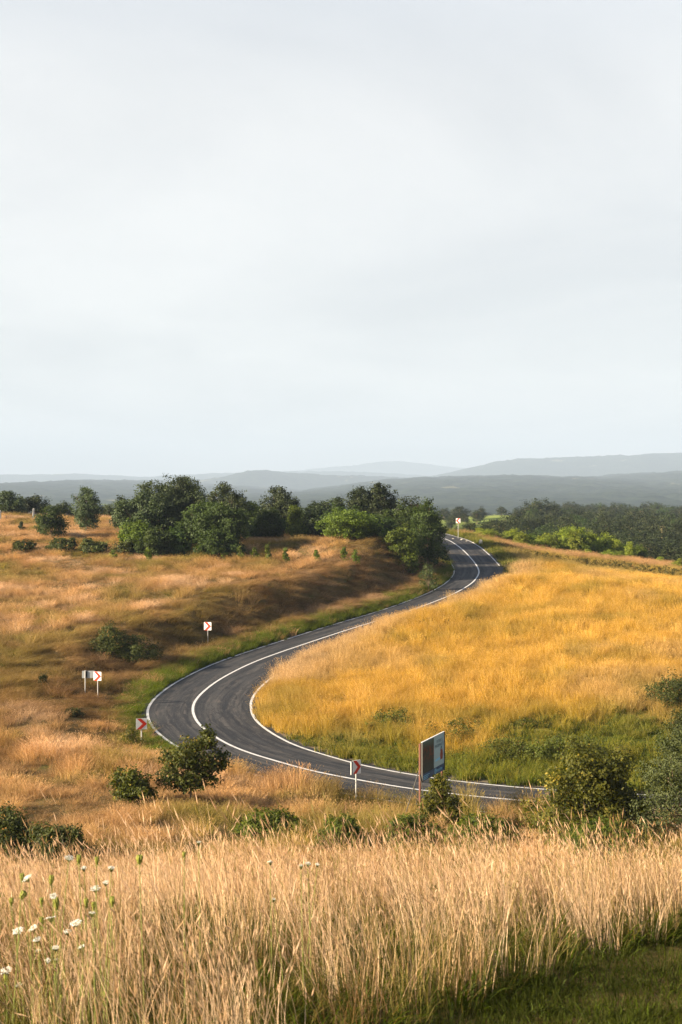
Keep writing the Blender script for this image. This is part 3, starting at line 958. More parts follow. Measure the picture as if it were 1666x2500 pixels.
# the row on the plateau, from the left
plant('tree', 'grey-green tree at the left edge behind the white posts', 'tree', 22, 1203, 214, 75, 'leaf_silver', 6, 150, 24, 0.2, 0.3, seed=11, group=TG)
plant('bush', 'dark wide bush behind the white posts at left', 'bush', 72, 1219, 222, 85, 'leaf_dark', 5, 150, 24, 0.2, 0.3, seed=12)
plant('bush', 'low green bush on the skyline right of the white post', 'bush', 158, 1231, 224, 60, 'leaf_dark', 4, 80, 22, 0.2, 0.28, seed=13)
plant('bush', 'low pale green bush on the skyline beyond the slender tree', 'bush', 262, 1236, 220, 60, 'leaf_silver', 4, 80, 22, 0.2, 0.28, seed=14)
plant('sapling', 'thin sapling alone in the field near the left edge', 'sapling', 52, 1272, 184, 20, 'leaf_dark', 4, 30, 18, 0.14, 0.12, 'tall', seed=15)
plant('bush', 'round dark green bush standing alone left of the slender tree', 'bush', 125, 1238, 176, 84, 'leaf_mid', 7, 210, 26, 0.15, 0.25, 'round', zb=0.06, seed=16)
plant('tree', 'slender pale-topped tree standing alone in the left field', 'tree', 212, 1192, 184, 70, 'leaf_silver', 8, 230, 26, 0.15, 0.24, 'round', zb=0.03, seed=17)
# the broad clump
plant('tree', 'small dark tree at the left shoulder of the broad clump', 'tree', 304, 1216, 178, 62, 'leaf_dark', 5, 140, 24, 0.17, 0.26, seed=18, group=TG)
plant('tree', 'broad silvery-topped tree, the largest of the plateau clump', 'tree', 405, 1183, 163, 190, 'leaf_silver', 11, 560, 28, 0.17, 0.30, 'round', zb=0.10, seed=19, group=TG)
plant('tree', 'tall tree with the highest top in the plateau clump', 'tree', 447, 1169, 166, 130, 'leaf_silver', 9, 420, 28, 0.17, 0.30, 'round', zb=0.12, seed=20, group=TG)
plant('tree', 'tall tree with ragged top at the right of the broad clump', 'tree', 548, 1188, 162, 112, 'leaf_silver', 9, 380, 28, 0.17, 0.28, 'round', zb=0.05, seed=21, group=TG)
plant('tree', 'dark leafy tree filling the middle front of the broad clump', 'tree', 500, 1228, 157, 120, 'leaf_mid', 7, 320, 28, 0.17, 0.28, 'round', zb=0.06, seed=22, group=TG)
plant('bush', 'bright green bush at the left foot of the broad clump', 'bush', 332, 1272, 157, 105, 'leaf_bright', 6, 220, 26, 0.17, 0.26, 'mound', zb=0.04, seed=23)
plant('bush', 'green bush under the broad clump beside its trunk', 'bush', 430, 1300, 154.5, 85, 'leaf_mid', 5, 160, 26, 0.17, 0.24, 'mound', zb=0.03, seed=24)
plant('tree', 'small round-headed tree right of the broad clump', 'tree', 612, 1226, 176, 70, 'leaf_mid', 6, 180, 26, 0.17, 0.26, seed=25, group=TG)
plant('tree', 'leafy tree between the broad silvery tree and the bright foot bush', 'tree', 348, 1207, 160, 112, 'leaf_silver', 7, 300, 26, 0.17, 0.28, 'round', zb=0.05, seed=141, group=TG)
plant('tree', 'green tree at the front right of the broad clump', 'tree', 545, 1238, 155, 105, 'leaf_mid', 7, 300, 26, 0.17, 0.27, 'round', zb=0.03, seed=142, group=TG)
plant('bush', 'dark low bush at the right foot of the broad clump', 'bush', 520, 1298, 152.5, 120, 'leaf_mid', 6, 220, 26, 0.17, 0.24, 'mound', zb=0.02, seed=143)
plant('bush', 'dark low bush at the centre foot of the broad clump', 'bush', 385, 1295, 154, 110, 'leaf_mid', 6, 220, 26, 0.17, 0.24, 'mound', zb=0.02, seed=144)
# middle of the row
plant('bush', 'low dark bush under the small round-headed tree', 'bush', 628, 1272, 172, 90, 'leaf_mid', 5, 180, 26, 0.17, 0.26, 'mound', zb=0.02, seed=145)
plant('bush', 'low dark bush right of the conical tree', 'bush', 765, 1275, 168, 120, 'leaf_dark', 6, 220, 26, 0.17, 0.26, 'mound', zb=0.02, seed=146)
plant('tree', 'mid-green tree behind the large bright bush, left part', 'tree', 830, 1240, 172, 110, 'leaf_mid', 7, 260, 26, 0.17, 0.27, 'round', zb=0.05, seed=147, group=TG)
plant('tree', 'mid-green tree filling the gap behind the road trees', 'tree', 972, 1232, 170, 110, 'leaf_mid', 7, 260, 26, 0.17, 0.27, 'round', zb=0.05, seed=148, group=TG)
plant('tree', 'dark flat-topped tree in the middle of the row', 'tree', 688, 1203, 180, 118, 'leaf_dark', 8, 330, 28, 0.18, 0.3, 'vase', zb=0.10, seed=26, group=TG)
plant('tree', 'green bushy tree in front of the dark flat-topped tree', 'tree', 665, 1248, 170, 70, 'leaf_mid', 6, 200, 26, 0.17, 0.26, zb=0.06, seed=27, group=TG)
plant('tree', 'small conical light green tree in the middle of the row', 'tree', 722, 1243, 166, 56, 'leaf_bright', 7, 170, 24, 0.16, 0.22, 'tall', zb=0.06, seed=28, group=TG)
plant('tree', 'dark spreading tree just right of the conical tree', 'tree', 770, 1238, 174, 90, 'leaf_dark', 6, 240, 26, 0.17, 0.28, zb=0.06, seed=29, group=TG)
plant('tree', 'brownish-topped tree behind the bright green bush', 'tree', 806, 1222, 186, 90, 'leaf_dark', 6, 220, 26, 0.18, 0.28, zb=0.1, seed=30, group=TG)
plant('tree', 'tall dark tree with open top behind the bright green bush', 'tree', 885, 1195, 182, 100, 'leaf_dark', 9, 250, 26, 0.18, 0.26, 'vase', zb=0.18, seed=31, group=TG)
plant('tree', 'tallest dark tree near the road end of the row', 'tree', 940, 1189, 180, 85, 'leaf_dark', 9, 240, 26, 0.18, 0.25, 'vase', zb=0.18, seed=32, group=TG)
plant('bush', 'large bright green rounded bush at the front of the row', 'bush', 862, 1253, 157, 165, 'leaf_bright', 9, 420, 28, 0.17, 0.28, 'round', zb=0.05, seed=33)
plant('bush', 'dark green bush between the bright bush and the road trees', 'bush', 940, 1270, 159, 90, 'leaf_mid', 6, 220, 26, 0.17, 0.26, zb=0.05, seed=34)
plant('tree', 'tree with uneven top beside the road, left of the last tree', 'tree', 1000, 1212, 172, 90, 'leaf_dark', 8, 260, 26, 0.17, 0.27, 'round', zb=0.12, seed=35, group=TG)
plant('tree', 'last tree of the row, overhanging the bend of the road', 'tree', 1045, 1222, 164, 96, 'leaf_mid', 9, 330, 28, 0.16, 0.26, 'round', zb=0.05, seed=36, group=TG)
plant('bush', 'yellow-green bush at the foot of the last tree by the road', 'bush', 985, 1286, 155, 78, 'leaf_bright', 6, 210, 26, 0.16, 0.25, 'round', zb=0.04, seed=37)
# young shoots along the edge of the field
shoots = [(545, 1338, 151), (586, 1337, 150), (622, 1342, 149.5), (653, 1331, 149), (697, 1345, 148), (773, 1348, 147), (840, 1340, 147), (868, 1348, 146), (362, 1345, 150), (278, 1345, 151)]
names = ['first', 'second', 'third', 'fourth', 'fifth', 'sixth', 'seventh', 'eighth', 'ninth', 'tenth']
for k, (u, vt, d) in enumerate(sorted(shoots)):
    plant('sapling', f'small bright shoot in front of the tree row, {names[k]} from the left', 'sapling', u, vt - 4, d, 20, 'leaf_bright', 3, 16, 18, 0.17, 0.13, 'tall', zb=0.1,
          seed=60 + k, group='young shoots along the field edge')
# brambles in the shade left of the clump
for k, (u, vt, d, w, lab) in enumerate([(150, 1318, 160, 110, 'dark bramble patch at the foot of the round field bush'), (225, 1322, 158, 120, 'dark bramble patch below the slender tree'),
                                        (300, 1326, 156, 90, 'dark bramble patch left of the bright bush at the clump'), (60, 1322, 161, 70, 'dark bramble patch nearest the left edge of the field')]):
    plant('bramble', lab, 'bramble', u, vt, d, w, 'leaf_bramble', 5, 120, 24, 0.16, 0.22, 'mound', zb=0.0, seed=80 + k, group='brambles on the plateau')

# bank and valley floor
plant('bramble', 'dark bramble thicket on the shaded bank above the two signs', 'bramble', 285, 1540, 99, 175, 'leaf_bramble', 8, 420, 26, 0.11, 0.2, 'mound', zb=0.0, seed=90)
plant('bush', 'grey-green bush on the bank beside the far bend', 'bush', 1047, 1376, 146, 40, 'leaf_grey', 4, 60, 22, 0.12, 0.15, 'round', zb=0.05, seed=91)
plant('sapling', 'thin dark sapling on the slope left of the two signs', 'sapling', 107, 1650, 84, 36, 'leaf_dark', 4, 40, 20, 0.09, 0.12, 'tall', zb=0.05, seed=92)
plant('bramble', 'low bramble on the slope below the thin sapling', 'bramble', 170, 1735, 76, 75, 'leaf_bramble', 4, 80, 22, 0.09, 0.13, 'mound', zb=0.0, seed=93)
plant('bush', 'low leafy bush at the foot of the hairpin sign', 'bush', 318, 1782, 71.5, 60, 'leaf_yellowing', 4, 60, 22, 0.07, 0.12, 'mound', zb=0.0, seed=94)
# the little walnut tree: lobes read off the photograph (x, y, z in metres from its foot)
wl_ = [(-0.15, 0, 1.25, 0.75, 0.6, 0.55), (0.35, 0.1, 1.75, 0.55, 0.5, 0.55), (-0.55, -0.1, 1.75, 0.55, 0.5, 0.45), (0.05, 0.1, 2.15, 0.55, 0.45, 0.40), (0.52, 0, 2.45, 0.24, 0.25, 0.35),
       (-0.85, 0, 1.05, 0.42, 0.4, 0.30), (0.95, 0.1, 1.55, 0.40, 0.35, 0.24), (0.70, -0.1, 1.05, 0.38, 0.35, 0.24), (-0.05, -0.35, 0.95, 0.5, 0.35, 0.3)]
plant('tree', 'little round tree with bare trunk standing by the hairpin', 'tree', 468, 1795, 55.5, 170, 'leaf_walnut', clumps=330, per=13, leaf=0.125, spread=0.13, zb=0.2, trunk_r=0.05, seed=95, lobes=wl_)
plant('bush', 'dark spiky bush left of the little tree', 'bush', 318, 1887, 55.0, 118, 'leaf_walnut', 12, 230, 13, 0.12, 0.13, 'mound', zb=0.03, seed=96)
plant('bush', 'dark bush at the left edge behind the foreground grass', 'bush', 10, 1998, 44, 260, 'leaf_bramble', 9, 620, 18, 0.09, 0.15, 'mound', zb=0.0, seed=97)
plant('bush', 'low end of the dark bush trailing behind the foreground grass', 'bush', 140, 2024, 43, 190, 'leaf_bramble', 7, 380, 18, 0.08, 0.13, 'mound', zb=0.0, seed=98)
plant('bush', 'yellowing bush at the foot of the billboard', 'bush', 1075, 1903, 52.5, 124, 'leaf_yellowing', 12, 260, 14, 0.10, 0.13, 'tall', zb=0.02, seed=99)
plant('bush', 'large yellowing bush hiding the road at the right', 'bush', 1450, 1836, 51.0, 290, 'leaf_yellowing', 17, 1050, 17, 0.11, 0.16, 'mound', zb=0.02, seed=100)
plant('bush', 'grey-leaved bush at the right edge beside the large yellowing bush', 'bush', 1668, 1778, 49.5, 220, 'leaf_grey', 15, 820, 17, 0.08, 0.15, 'round', zb=0.02, seed=101)
plant('bush', 'dark bush on the right hillside at the edge of the picture', 'bush', 1655, 1672, 78, 230, 'leaf_bramble', 9, 520, 22, 0.11, 0.2, 'mound', zb=0.0, seed=102)
plant('bush', 'dark bush below the hillside bush, behind the grey-leaved one', 'bush', 1700, 1745, 72, 200, 'leaf_bramble', 7, 360, 22, 0.11, 0.2, 'mound', zb=0.0, seed=103)
# brambles along the inside of the near leg
for k, (u, vt, d, w, lab) in enumerate([(1370, 1800, 68, 150, 'green bramble mound behind the large yellowing bush'), (1480, 1828, 67, 130, 'dark bramble mound right of the green bramble mound'),
                                        (1250, 1815, 69, 150, 'low bramble patch on the inner verge right of the billboard'), (1110, 1770, 73, 150, 'bramble patch on the slope directly behind the billboard'),
                                        (960, 1745, 75.5, 140, 'bramble patch on the slope left of the billboard'), (1300, 1765, 74, 120, 'small bramble patch higher on the green slope')]):
    plant('bramble', lab, 'bramble', u, vt + 8, d, w * 1.25, 'leaf_low', 8, 260, 22, 0.09, 0.15, 'mound', zb=0.0, seed=110 + k, group='brambles on the inner verge')
# ferns in front of the near leg
for k, (u, vt, d, w, lab) in enumerate([(660, 1972, 49, 170, 'fern patch behind the foreground grass below the near bend'), (1010, 1985, 47, 150, 'fern patch left of the yellowing bush'),
                                        (1180, 1985, 46.5, 190, 'fern patch between the two yellowing bushes'), (1480, 1995, 45, 220, 'fern patch in front of the large yellowing bush'), (830, 1990, 47, 120, 'small fern patch below the near chevron sign')]):
    plant('fern', lab, 'fern', u, vt + 8, d, w * 1.35, 'leaf_fern', 9, 330, 20, 0.10, 0.12, 'mound', zb=0.0, seed=120 + k, group='ferns behind the foreground grass')


# the low hedge that runs right from the far bend
def hedge():
    r = np.random.default_rng(140)
    us_ = [1212, 1235, 1270, 1320, 1370, 1430, 1500, 1580, 1670, 1760, 1860]
    vt_ = [1326, 1331, 1340, 1351, 1359, 1365, 1369, 1378, 1387, 1395, 1403]
    d_ = [185, 184, 182, 180, 178, 176, 174, 172, 170, 168, 166]
    x0 = UX(us_[0], d_[0]); y0 = d_[0]; z0 = gz(x0, y0)
    lb = []
    for t in np.linspace(0, len(us_) - 1.001, 90):
        u = np.interp(t, range(len(us_)), us_); d = np.interp(t, range(len(us_)), d_); vt = np.interp(t, range(len(us_)), vt_)
        x = UX(u, d) + r.normal(0, .12); y = d + r.normal(0, .35)
        zg = gz(x, y); zt = CAMZ - (vt - HOR) * d / F + r.normal(0, .10)
        hh = max(0.5, zt - zg)
        lb.append((x - x0, y - y0, zg - z0 + hh * 0.45, 0.55, 0.8, hh * 0.55))
    root = empty('hedge', (x0, y0, z0))
    tag(root, 'low olive hedge running right from the far bend', 'hedge')
    c, nm, tone, cc = crown_points(lb, 1500, 16, 0.16, r)
    v, f = leaf_quads(c, nm, 0.15, r)
    link('foliage', fast_mesh('foliage', v, f, face_attr={'rnd': tone}), M['leaf_hedge'], root)
    mb = MB()
    for q in lb[::3]:
        mb.tube([(q[0], q[1], q[2] - q[5] * 0.9), (q[0] + r.normal(0, .1), q[1], q[2]), (q[0] + r.normal(0, .2), q[1], q[2] + q[5] * 0.6)], [0.03, 0.02, 0.008], 5)
    tag(mb.build('stems', M['bark'], root), kind='stuff')
hedge()

# ------------------------------------------------------------------ trees beyond: a few grown once, then copied one by one
protos = {}
def proto(key, mat, w, h, nl, clumps, per, leaf, spread, shape, seed, zb=0.12):
    r = np.random.default_rng(seed)
    lb = lobes_for(w, h, h * zb, nl, r, shape)
    c, nm, tone, cc = crown_points(lb, clumps, per, spread, r)
    v, f = leaf_quads(c, nm, leaf, r)
    cm = fast_mesh('crown', v, f, face_attr={'rnd': tone}); cm.materials.append(M[mat])
    mb = limb_mesh(h * (zb + 0.15), 0.02 * h, lb, r)
    tm = bpy.data.meshes.new('trunk'); tm.from_pydata(mb.v, [], mb.f); tm.materials.append(M['bark'])
    protos[key] = (cm, tm, h, w)


def from_proto(name, key, x, y, h, rz, label, cat, group, wide=1.0, z=None):
    cm, tm, h0, w0 = protos[key]
    o = empty(name, (x, y, gz(x, y) if z is None else z), rz)
    s = h / h0
    o.scale = (s * wide, s * wide, s)
    tag(o, label, cat, group)
    link('crown', cm, None, o); link('trunk', tm, None, o)
    return o


for k in range(4):
    proto(f'row{k}', 'leaf_row' if k != 3 else 'leaf_bright', 2.6, 3.2, 6, 150, 22, 0.17, 0.2, ['tall', 'round', 'mound', 'tall'][k], 300 + k, 0.05)
for k in range(6):
    proto(f'wood{k}', 'leaf_wood' if k < 5 else 'leaf_mid', 8.5, 10.5, 9, 230, 34, 0.36, 0.60, ['round', 'round', 'vase', 'tall', 'round', 'round'][k], 320 + k, 0.12)

# the row of young trees beyond the tan strip
r = np.random.default_rng(77)
row = []
for k in range(34):
    t = k / 33
    u = 1168 + (1570 - 1168) * t + r.uniform(-6, 6)
    d = 202 + r.uniform(-2, 5) + 4 * t
    vt = np.interp(u, [1165, 1240, 1330, 1400, 1430, 1470, 1520, 1580], [1288, 1294, 1302, 1290, 1288, 1304, 1316, 1332]) + r.uniform(-5, 10)
    row.append((u, d, vt))
for k in range(16):
    u = 1200 + 22 * k + r.uniform(-8, 8)
    row.append((u, 197 + r.uniform(-1, 2), np.interp(u, [1200, 1300, 1560], [1318, 1332, 1350]) + r.uniform(-4, 6)))
for u_, vt_ in [(1395, 1285), (1378, 1292), (1418, 1284), (1436, 1296), (1360, 1300)]:
    row.append((u_, 207, vt_))
for u_, d_, vt_ in [(1612, 196, 1358), (1660, 188, 1362), (1648, 190, 1370)]:
    row.append((u_, d_, vt_))
row.sort()
for k, (u, d, vt) in enumerate(row):
    x = UX(u, d); z0 = gz(x, d)
    h = max(0.8, CAMZ - (vt - HOR) * d / F - z0)
    from_proto('young_tree', f'row{int(r.integers(0, 4))}', x, d, h, r.uniform(0, 6.28), 'bright green young tree in the row beyond the tan grass strip', 'young tree', 'young trees beyond the tan strip', wide=float(np.clip(2.6 / h, 0.85, 1.6)) * r.uniform(1.1, 1.5))

# the wood on the right, in ranks going away
cnt = 0
for rank, (d0, vt0, vt1, u0, u1, num) in enumerate([(232, 1300, 1330, 1195, 1760, 15), (255, 1288, 1318, 1150, 1780, 20), (285, 1274, 1300, 1150, 1800, 22), (325, 1264, 1284, 1240, 1800, 24), (380, 1257, 1270, 1260, 1800, 26),
                                                     (450, 1250, 1258, 1290, 1800, 28), (540, 1243, 1248, 1300, 1800, 30), (660, 1236, 1240, 1300, 1800, 32), (760, 1230, 1232, 1340, 1800, 30)]):
    for k in range(num):
        t = (k + r.uniform(-0.35, 0.35)) / num
        u = u0 + (u1 - u0) * t
        d = d0 * r.uniform(0.96, 1.04)
        x = UX(u, d); z0 = gz(x, d)
        vt = vt0 + (vt1 - vt0) * t + r.uniform(-7, 9)
        h = CAMZ - (vt - HOR) * d / F - z0
        hh = float(np.clip(h, 3.0, 17.0))
        from_proto('wood_tree', f'wood{int(r.integers(0, 6))}', x, d, hh, r.uniform(0, 6.28), 'deciduous tree in the dense wood at the right', 'tree', 'trees of the wood at the right', wide=float(np.clip(10.5 / hh, 0.8, 1.5)) * r.uniform(0.85, 1.15))
        cnt += 1
# scattered trees and bushes on the far meadow
for k, (u, d, vt, wd, lab) in enumerate([(1318, 470, 1217, 1.3, 'tall pale tree rising above the far wood'), (1285, 480, 1232, 1.3, 'dark tree left of the tall pale tree above the wood'), (1345, 465, 1236, 1.2, 'dark tree right of the tall pale tree above the wood'),
                                    (1260, 470, 1240, 1.2, 'dark tree at the edge of the far meadow'), (1165, 480, 1245, 1.3, 'bush in the middle of the far meadow'), (1135, 470, 1252, 1.3, 'small round bush on the far meadow'),
                                    (1100, 440, 1258, 1.2, 'low bush at the left of the far meadow'), (1120, 600, 1237, 1.4, 'tree on the line beyond the far meadow at left'), (1175, 620, 1236, 1.5, 'tree on the line beyond the far meadow at centre'),
                                    (1225, 640, 1236, 1.5, 'tree on the line beyond the far meadow at right'), (1085, 620, 1240, 1.4, 'tree on the line beyond the far meadow nearest the road trees'), (1230, 420, 1262, 1.2, 'bush on the near edge of the far meadow'), (1205, 400, 1268, 1.2, 'low dark bush on the near edge of the far meadow'),
                                    (1150, 262, 1290, 1.6, 'dark bush behind the far chevron sign'), (1180, 252, 1296, 1.6, 'dark bush right of the far chevron sign'), (1105, 270, 1288, 1.5, 'olive bush left of the far chevron sign')]):
    x = UX(u, d); z0 = gz(x, d)
    h = max(1.2, CAMZ - (vt - HOR) * d / F - z0)
    from_proto('meadow_tree', f'wood{k % 5}', x, d, h, k * 1.3, lab, 'tree' if 'tree' in lab else 'bush', 'trees about the far meadow', wide=wd)
# far trees beyond the plateau and along the valley
for k in range(34):
    u = -60 + k * 21 + r.uniform(-8, 8)
    d = 780 * r.uniform(0.9, 1.1)
    x = UX(u, d); z0 = gz(x, d)
    h = float(np.clip(CAMZ - (1238 + r.uniform(-5, 5) - HOR) * d / F - z0, 6, 30))
    from_proto('valley_tree', f'wood{int(r.integers(0, 5))}', x, d, h, r.uniform(0, 6), 'distant tree in the valley beyond the plateau', 'tree', 'distant valley trees', wide=0.9)
for k in range(46):
    u = 1040 + k * 16 + r.uniform(-8, 8)
    d = 1500 * r.uniform(0.85, 1.2)
    x = UX(u, d); z0 = gz(x, d)
    from_proto('valley_tree', f'wood{int(r.integers(0, 5))}', x, d, r.uniform(9, 15), r.uniform(0, 6), 'hazy distant tree on the valley floor before the hills', 'tree', 'hazy trees on the valley floor', wide=1.6)


# ------------------------------------------------------------------ road signs
def chevron_sign(label, u, v_top, v_bot, d, yaw, point=1, tilt=0.0, size=None, u_foot=None, box=False):
    s = d / F
    hgt = (v_bot - v_top) * s
    wid = size or hgt
    x = UX(u, d); z0 = gz(x, d)
    ztop = CAMZ - (v_top - HOR) * s
    zmid = ztop - hgt / 2 - z0
    root = empty('chevron_sign', (x, d, z0), yaw)
    tag(root, label, 'road sign', 'chevron signs along the bend')
    # plate with rounded corners, face towards -y
    def rounded(w, h, cr):
        pts = []
        for cx, cz, a0 in ((w / 2 - cr, h / 2 - cr, 0), (-w / 2 + cr, h / 2 - cr, 90), (-w / 2 + cr, -h / 2 + cr, 180), (w / 2 - cr, -h / 2 + cr, 270)):
            for k in range(4):
                a = math.radians(a0 + k * 30)
                pts.append((cx + cr * math.cos(a), zmid + cz + cr * math.sin(a)))
        return pts
    pl = MB().prism(rounded(wid, hgt, 0.025), -0.012, 0.012).build('plate', M['sign_white'], root)
    w, h = wid / 2, hgt / 2
    k = point
    t = wid * 0.40
    poly = [(-w * 0.88 * k, h * 0.985), ((-w * 0.88 + t) * k, h * 0.985), (w * 0.985 * k, 0), ((-w * 0.88 + t) * k, -h * 0.985), (-w * 0.88 * k, -h * 0.985), ((w * 0.985 - t) * k, 0)]
    poly = [(a, zmid + b_) for a, b_ in poly]
    if k > 0:
        poly = poly[::-1]
    # two quads so that the bent arrow stays a clean shape
    A = [poly[i] for i in range(6)]
    mb = MB()
    if k > 0:
        A = A[::-1]
    a, b_, c_, d_, e_, f_ = A
    y0, y1 = -0.0165, -0.0135
    for quad in ((a, b_, c_, f_), (f_, c_, d_, e_)):
        mb.prism(list(quad), y0, y1)
    mb.build('chevron', M['sign_red'], pl)
    MB().tube([(0, 0.035, -0.3), (0, 0.035, zmid + hgt * 0.42)], 0.030, 10).build('post', M['post_white'], root)
    for zz_ in (zmid + hgt * 0.25, zmid - hgt * 0.25):
        MB().box((0, 0.030, zz_), (0.14, 0.03, 0.04)).build('bracket', M['sign_grey'], root)
    if box:
        # second plate folded back at the left with a dark edge between them
        rot = Matrix.Rotation(math.radians(-62), 4, 'Z').to_3x3()
        MB().box((-w - 0.012, 0.012, zmid - 0.01), (0.022, 0.05, hgt)).build('side_edge', M['sign_black'], root)
        MB().box((-w - 0.048, 0.014, zmid - 0.02), (0.045, 0.03, hgt * 0.97)).build('side_plate', M['sign_white'], root)
    return root


RAD = math.radians
chevron_sign('red and white chevron sign at the edge of the near leg, pointing right', 871, 1856, 1889, 59.0, RAD(38), 1, size=0.44, box=True)
chevron_sign('red and white chevron sign at the outer apex of the hairpin', 346, 1754, 1780.5, 72.5, RAD(14), 1)
chevron_sign('bright chevron sign beside a grey plate in the hollow left of the hairpin', 238.5, 1640, 1661.5, 84.0, RAD(-22), 1)
chevron_sign('small bright chevron sign on the shaded bank above the far leg', 507.5, 1519, 1538.5, 111.0, RAD(-20), 1)
chevron_sign('far chevron sign pointing left at the end of the road', 1119, 1265.5, 1277, 197.0, RAD(-10), -1, size=0.6)

# the grey plate on its own post beside the hollow's chevron sign
d = 84.6; s_ = d / F
x = UX(216, d); z0 = gz(x, d)
root = empty('sign_plate', (x, d, z0), RAD(4))
tag(root, 'plain grey plate with a black band on a white post, seen beside the hollow sign', 'road sign')
zc = CAMZ - (1646.5 - HOR) * s_ - z0
pl = MB().box((0, 0, zc), (30 * s_, 0.024, 17.5 * s_)).build('plate', M['sign_grey'], root)
MB().box((-4.0 * s_, -0.016, zc), (4 * s_, 0.006, 17.6 * s_)).build('band', M['sign_black'], pl)
MB().tube([(-7.5 * s_, -0.045, -0.3), (-7.2 * s_, -0.045, zc + 9.0 * s_)], 0.028, 10).build('post', M['post_white'], root)
for q in (0.22, -0.16):
    MB().box((-7.3 * s_, -0.028, zc + q), (0.13, 0.028, 0.035)).build('bracket', M['post_white'], root)

# milestone by the far bend
d = 187.0; s_ = d / F
x = UX(1174, d); z0 = gz(x, d)
hm = min(0.72, CAMZ - (1307.5 - HOR) * s_ - z0)
w_ = 4.2 * s_
poly = [(-w_, -0.2), (w_, -0.2), (w_, hm - w_)] + [(w_ * math.cos(a), hm - w_ + w_ * math.sin(a)) for a in np.linspace(0, math.pi, 9)[1:-1]] + [(-w_, hm - w_)]
root = empty('milestone', (x, d, z0), RAD(-8))
tag(root, 'white round-topped milestone on the verge of the far bend', 'milestone')
MB().prism(poly, -0.13, 0.13).build('stone', M['concrete'], root)
MB().box((0, 0, 0.04), (w_ * 2.6, 0.36, 0.12)).build('foot', M['concrete'], root)

# concrete posts on the plateau skyline
def post(label, u, vt, d, w, lean=0.0, mat='concrete'):
    x = UX(u, d); z0 = gz(x, d)
    h = CAMZ - (vt - HOR) * d / F - z0
    root = empty('fence_post', (x, d, z0)); root.rotation_euler = (0, lean, 0.3)
    tag(root, label, 'post')
    q = w / 2
    MB().add([(-q, -q, -.2), (q, -q, -.2), (q, q, -.2), (-q, q, -.2), (-q * .85, -q * .85, h - .06), (q * .85, -q * .85, h - .06), (q * .85, q * .85, h - .06), (-q * .85, q * .85, h - .06), (0, 0, h)],
             [(3, 2, 1, 0), (0, 1, 5, 4), (1, 2, 6, 5), (2, 3, 7, 6), (3, 0, 4, 7), (4, 5, 8), (5, 6, 8), (6, 7, 8), (7, 4, 8)]).build('shaft', M[mat], root)
    MB().box((0, 0, h * 0.80), (w * 1.12, w * 1.12, 0.05)).build('band', M['sign_grey'], root)
post('white concrete post on the left skyline beside the round bush', 81.5, 1241, 204, 0.27, 0.04)
post('white concrete post cut by the left edge of the picture', 0.5, 1246, 204, 0.30)
post('short thin wooden stake between the two white posts', 16, 1258, 203, 0.12, -0.05, 'bark')

# stones along the outer verge of the far bend
r = np.random.default_rng(404)
for k, (u, d, sz, lab) in enumerate([(1107, 196, .15, 'pale stone on the verge left of the far sign'), (1128, 194, .17, 'pale stone on the verge right of the far sign'), (1140, 192, .13, 'pale stone on the verge midway between far sign and milestone'),
                                     (1156, 190, .15, 'pale stone on the verge just left of the milestone'), (1190, 184, .18, 'pale stone on the verge right of the milestone')]):
    x = UX(u, d); z0 = gz(x, d)
    vs = []; nu, nv = 8, 5
    for j in range(nv + 1):
        for i in range(nu):
            th = math.pi * j / nv; ph = math.tau * i / nu
            q = sz * (0.75 + 0.4 * r.random())
            vs.append((q * math.sin(th) * math.cos(ph) * 1.25, q * math.sin(th) * math.sin(ph), q * math.cos(th) * 0.75))
    fs = [(j * nu + i, j * nu + (i + 1) % nu, (j + 1) * nu + (i + 1) % nu, (j + 1) * nu + i) for j in range(nv) for i in range(nu)]
    o = MB().add(vs, fs).build('stone', M['rock'], None, (x, d, z0 + sz * 0.25))
    tag(o, lab, 'stone', 'stones along the far verge')

